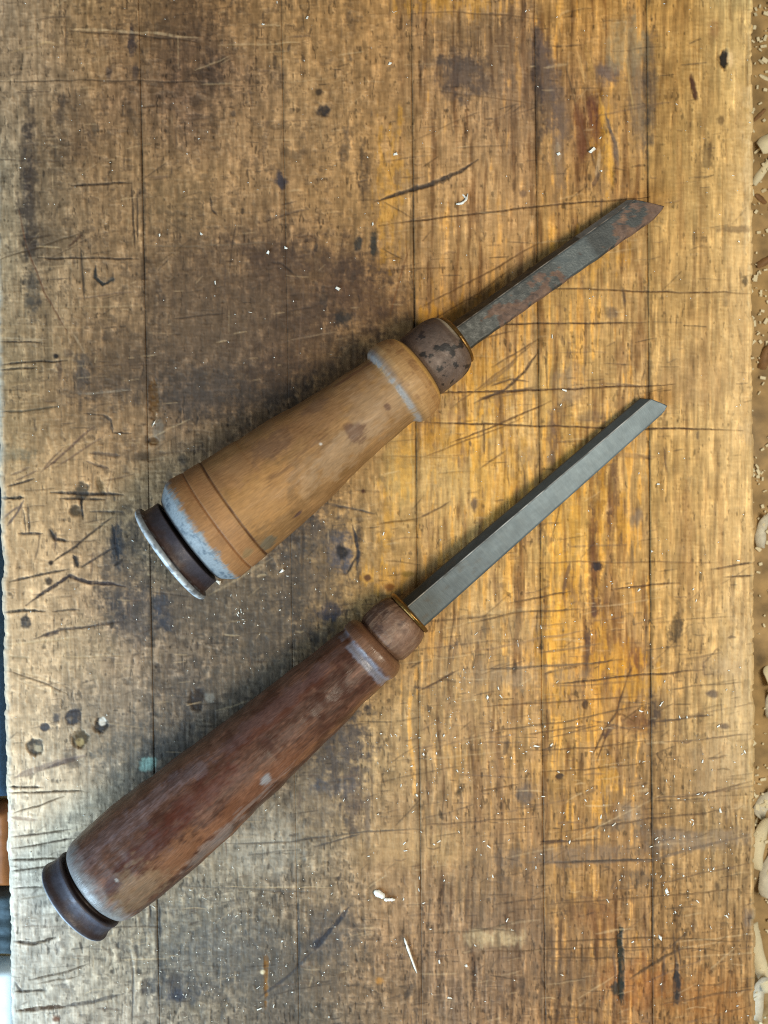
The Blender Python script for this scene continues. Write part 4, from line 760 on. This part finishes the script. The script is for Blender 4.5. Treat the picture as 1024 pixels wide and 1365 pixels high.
# shavings heaped on the lower table along the right edge
def shaving(px, py, L, wd, an, curl, label, turns=.45, seed=0, col=M_shav):
    r = random.Random(seed); n = 22
    base = P(px, py, ZT + 6); c, s = math.cos(an), math.sin(an)
    vt = []
    R_ = L / (2 * math.pi * turns)
    for i in range(n):
        t = i / (n - 1); ph = (t - .5) * 2 * math.pi * turns * 1.9
        rr = R_ * (.75 + .5 * t) * .6
        x = rr * math.sin(ph) + (t - .5) * L * .35; z = rr * (1 - math.cos(ph)) * (.5 + curl)
        ww = wd * .8 * (.3 + .7 * math.sin(math.pi * (.12 + .8 * t))) * (1 + .06 * math.sin(i * .9 + seed))
        tw = .9 * (t - .5)
        for k_, (sy, sz) in enumerate(((-.5, 0), (0, .07), (.5, 0), (.5, -.02), (0, .05), (-.5, -.02))):
            y = sy * ww; zz = z + sz * ww + y * tw * .8
            vt.append((x * c - y * s + t * wd * .3 * c, x * s + y * c + t * wd * .5, zz))
    vt = np.array(vt) * S; vt[:, 2] -= vt[:, 2].min()
    vt += np.array([base[0], base[1], -TB - .0003])
    idx = np.arange(n * 6).reshape(n, 6); nx = np.roll(idx, -1, 1)
    q = np.stack([idx[:-1], nx[:-1], nx[1:], idx[1:]], -1).reshape(-1, 4)
    e = np.array([[0, 1, 4, 5], [1, 2, 3, 4]]); q = np.concatenate([q, e, (n - 1) * 6 + e[:, ::-1]])
    o = mesh_obj('wood_shaving', vt, q, col, None, origin=(base[0], base[1], -TB - .0003))
    return tag(o, label, 'shaving', 'wood shavings below the right bench edge')
M_shav2 = material('grey_white_shaving', 0.7, vary=0.2, vscale=500, color=(.62, .60, .50))
M_shav3 = material('brown_wood_bit', 0.7, vary=0.3, vscale=300, color=(.22, .12, .05))
for k_, a in enumerate([
 (1022,196,46,34,.4,.5,'rounded cream shaving below the right edge, upper right',.4,M_shav), (1016,232,44,16,.9,.3,'slanting cream strip under the rounded upper right shaving',.2,M_shav),
 (1020,103,16,8,-.7,.2,'tiny pale chip below the top right bench edge',.1,M_shav), (1012,155,16,8,.7,.2,'small brown bark bit below the top right edge',.1,M_shav3), (1014,265,18,12,-1,.2,'brown bit under the slanting cream strip',.1,M_shav3), (1018,352,20,16,.3,.3,'brownish chip at the right edge level with the upper blade',.2,M_shav3),
 (1020,482,26,22,1.2,.3,'brown chip below the right edge above the lower blade tip',.2,M_shav3), (1016,715,46,22,1.4,.4,'pale grey shaving at mid right edge',.3,M_shav2),
 (1030,905,60,40,.3,.6,'round rolled cream shaving at the right edge below the middle',.5,M_shav), (1030,945,66,26,1.5,.6,'white upright curl hugging the round shaving',.5,M_shav2),
 (1018,1078,46,30,.9,.5,'crumpled grey-white shaving above the tall cream one',.35,M_shav2), (1012,1130,80,30,1.35,.4,'tall cream shaving at the lower right edge',.3,M_shav), (1028,1165,90,36,1.2,.4,'broad pale shaving right of the tall cream one',.3,M_shav2),
 (1014,1285,90,28,1.8,.3,'long cream shaving slanting near the bottom right corner',.2,M_shav), (1012,1335,70,26,1.4,.4,'bluish white shaving at the bottom right corner',.3,M_shav2)]):
    shaving(a[0], a[1], a[2], a[3], a[4], a[5], a[6], a[7], k_, a[8])
# sawdust on the lower table
rs = np.random.RandomState(9)
dv = []; df = []
for i in range(700):
    px, py = rs.uniform(995, 1080), rs.uniform(-40, 1400)
    if rs.rand() < .5: py = rs.normal(rs.choice([40, 255, 420, 640, 1060]), 40)
    L = rs.choice([3, 6, 10], p=[.5, .35, .15]); p = P(px, py, ZT + 2)
    v = CV * np.array([L, L * rs.uniform(.3, .8), 2.0]) * S; an = rs.uniform(0, 3.1); c, s = math.cos(an), math.sin(an)
    v = np.stack([v[:, 0] * c - v[:, 1] * s, v[:, 0] * s + v[:, 1] * c, v[:, 2] + v[:, 0] * rs.normal(0, .25)], -1) + p
    k = len(dv) * 8; dv.append(v); df.extend([tuple(k + j for j in f) for f in CF])
o = mesh_obj('sawdust', np.concatenate(dv), df, M_shav, None, smooth=False, origin=(0, 0, -TB))
tag(o, 'pale sawdust and crumbs on the lower table right of the bench', 'sawdust', kind='stuff')
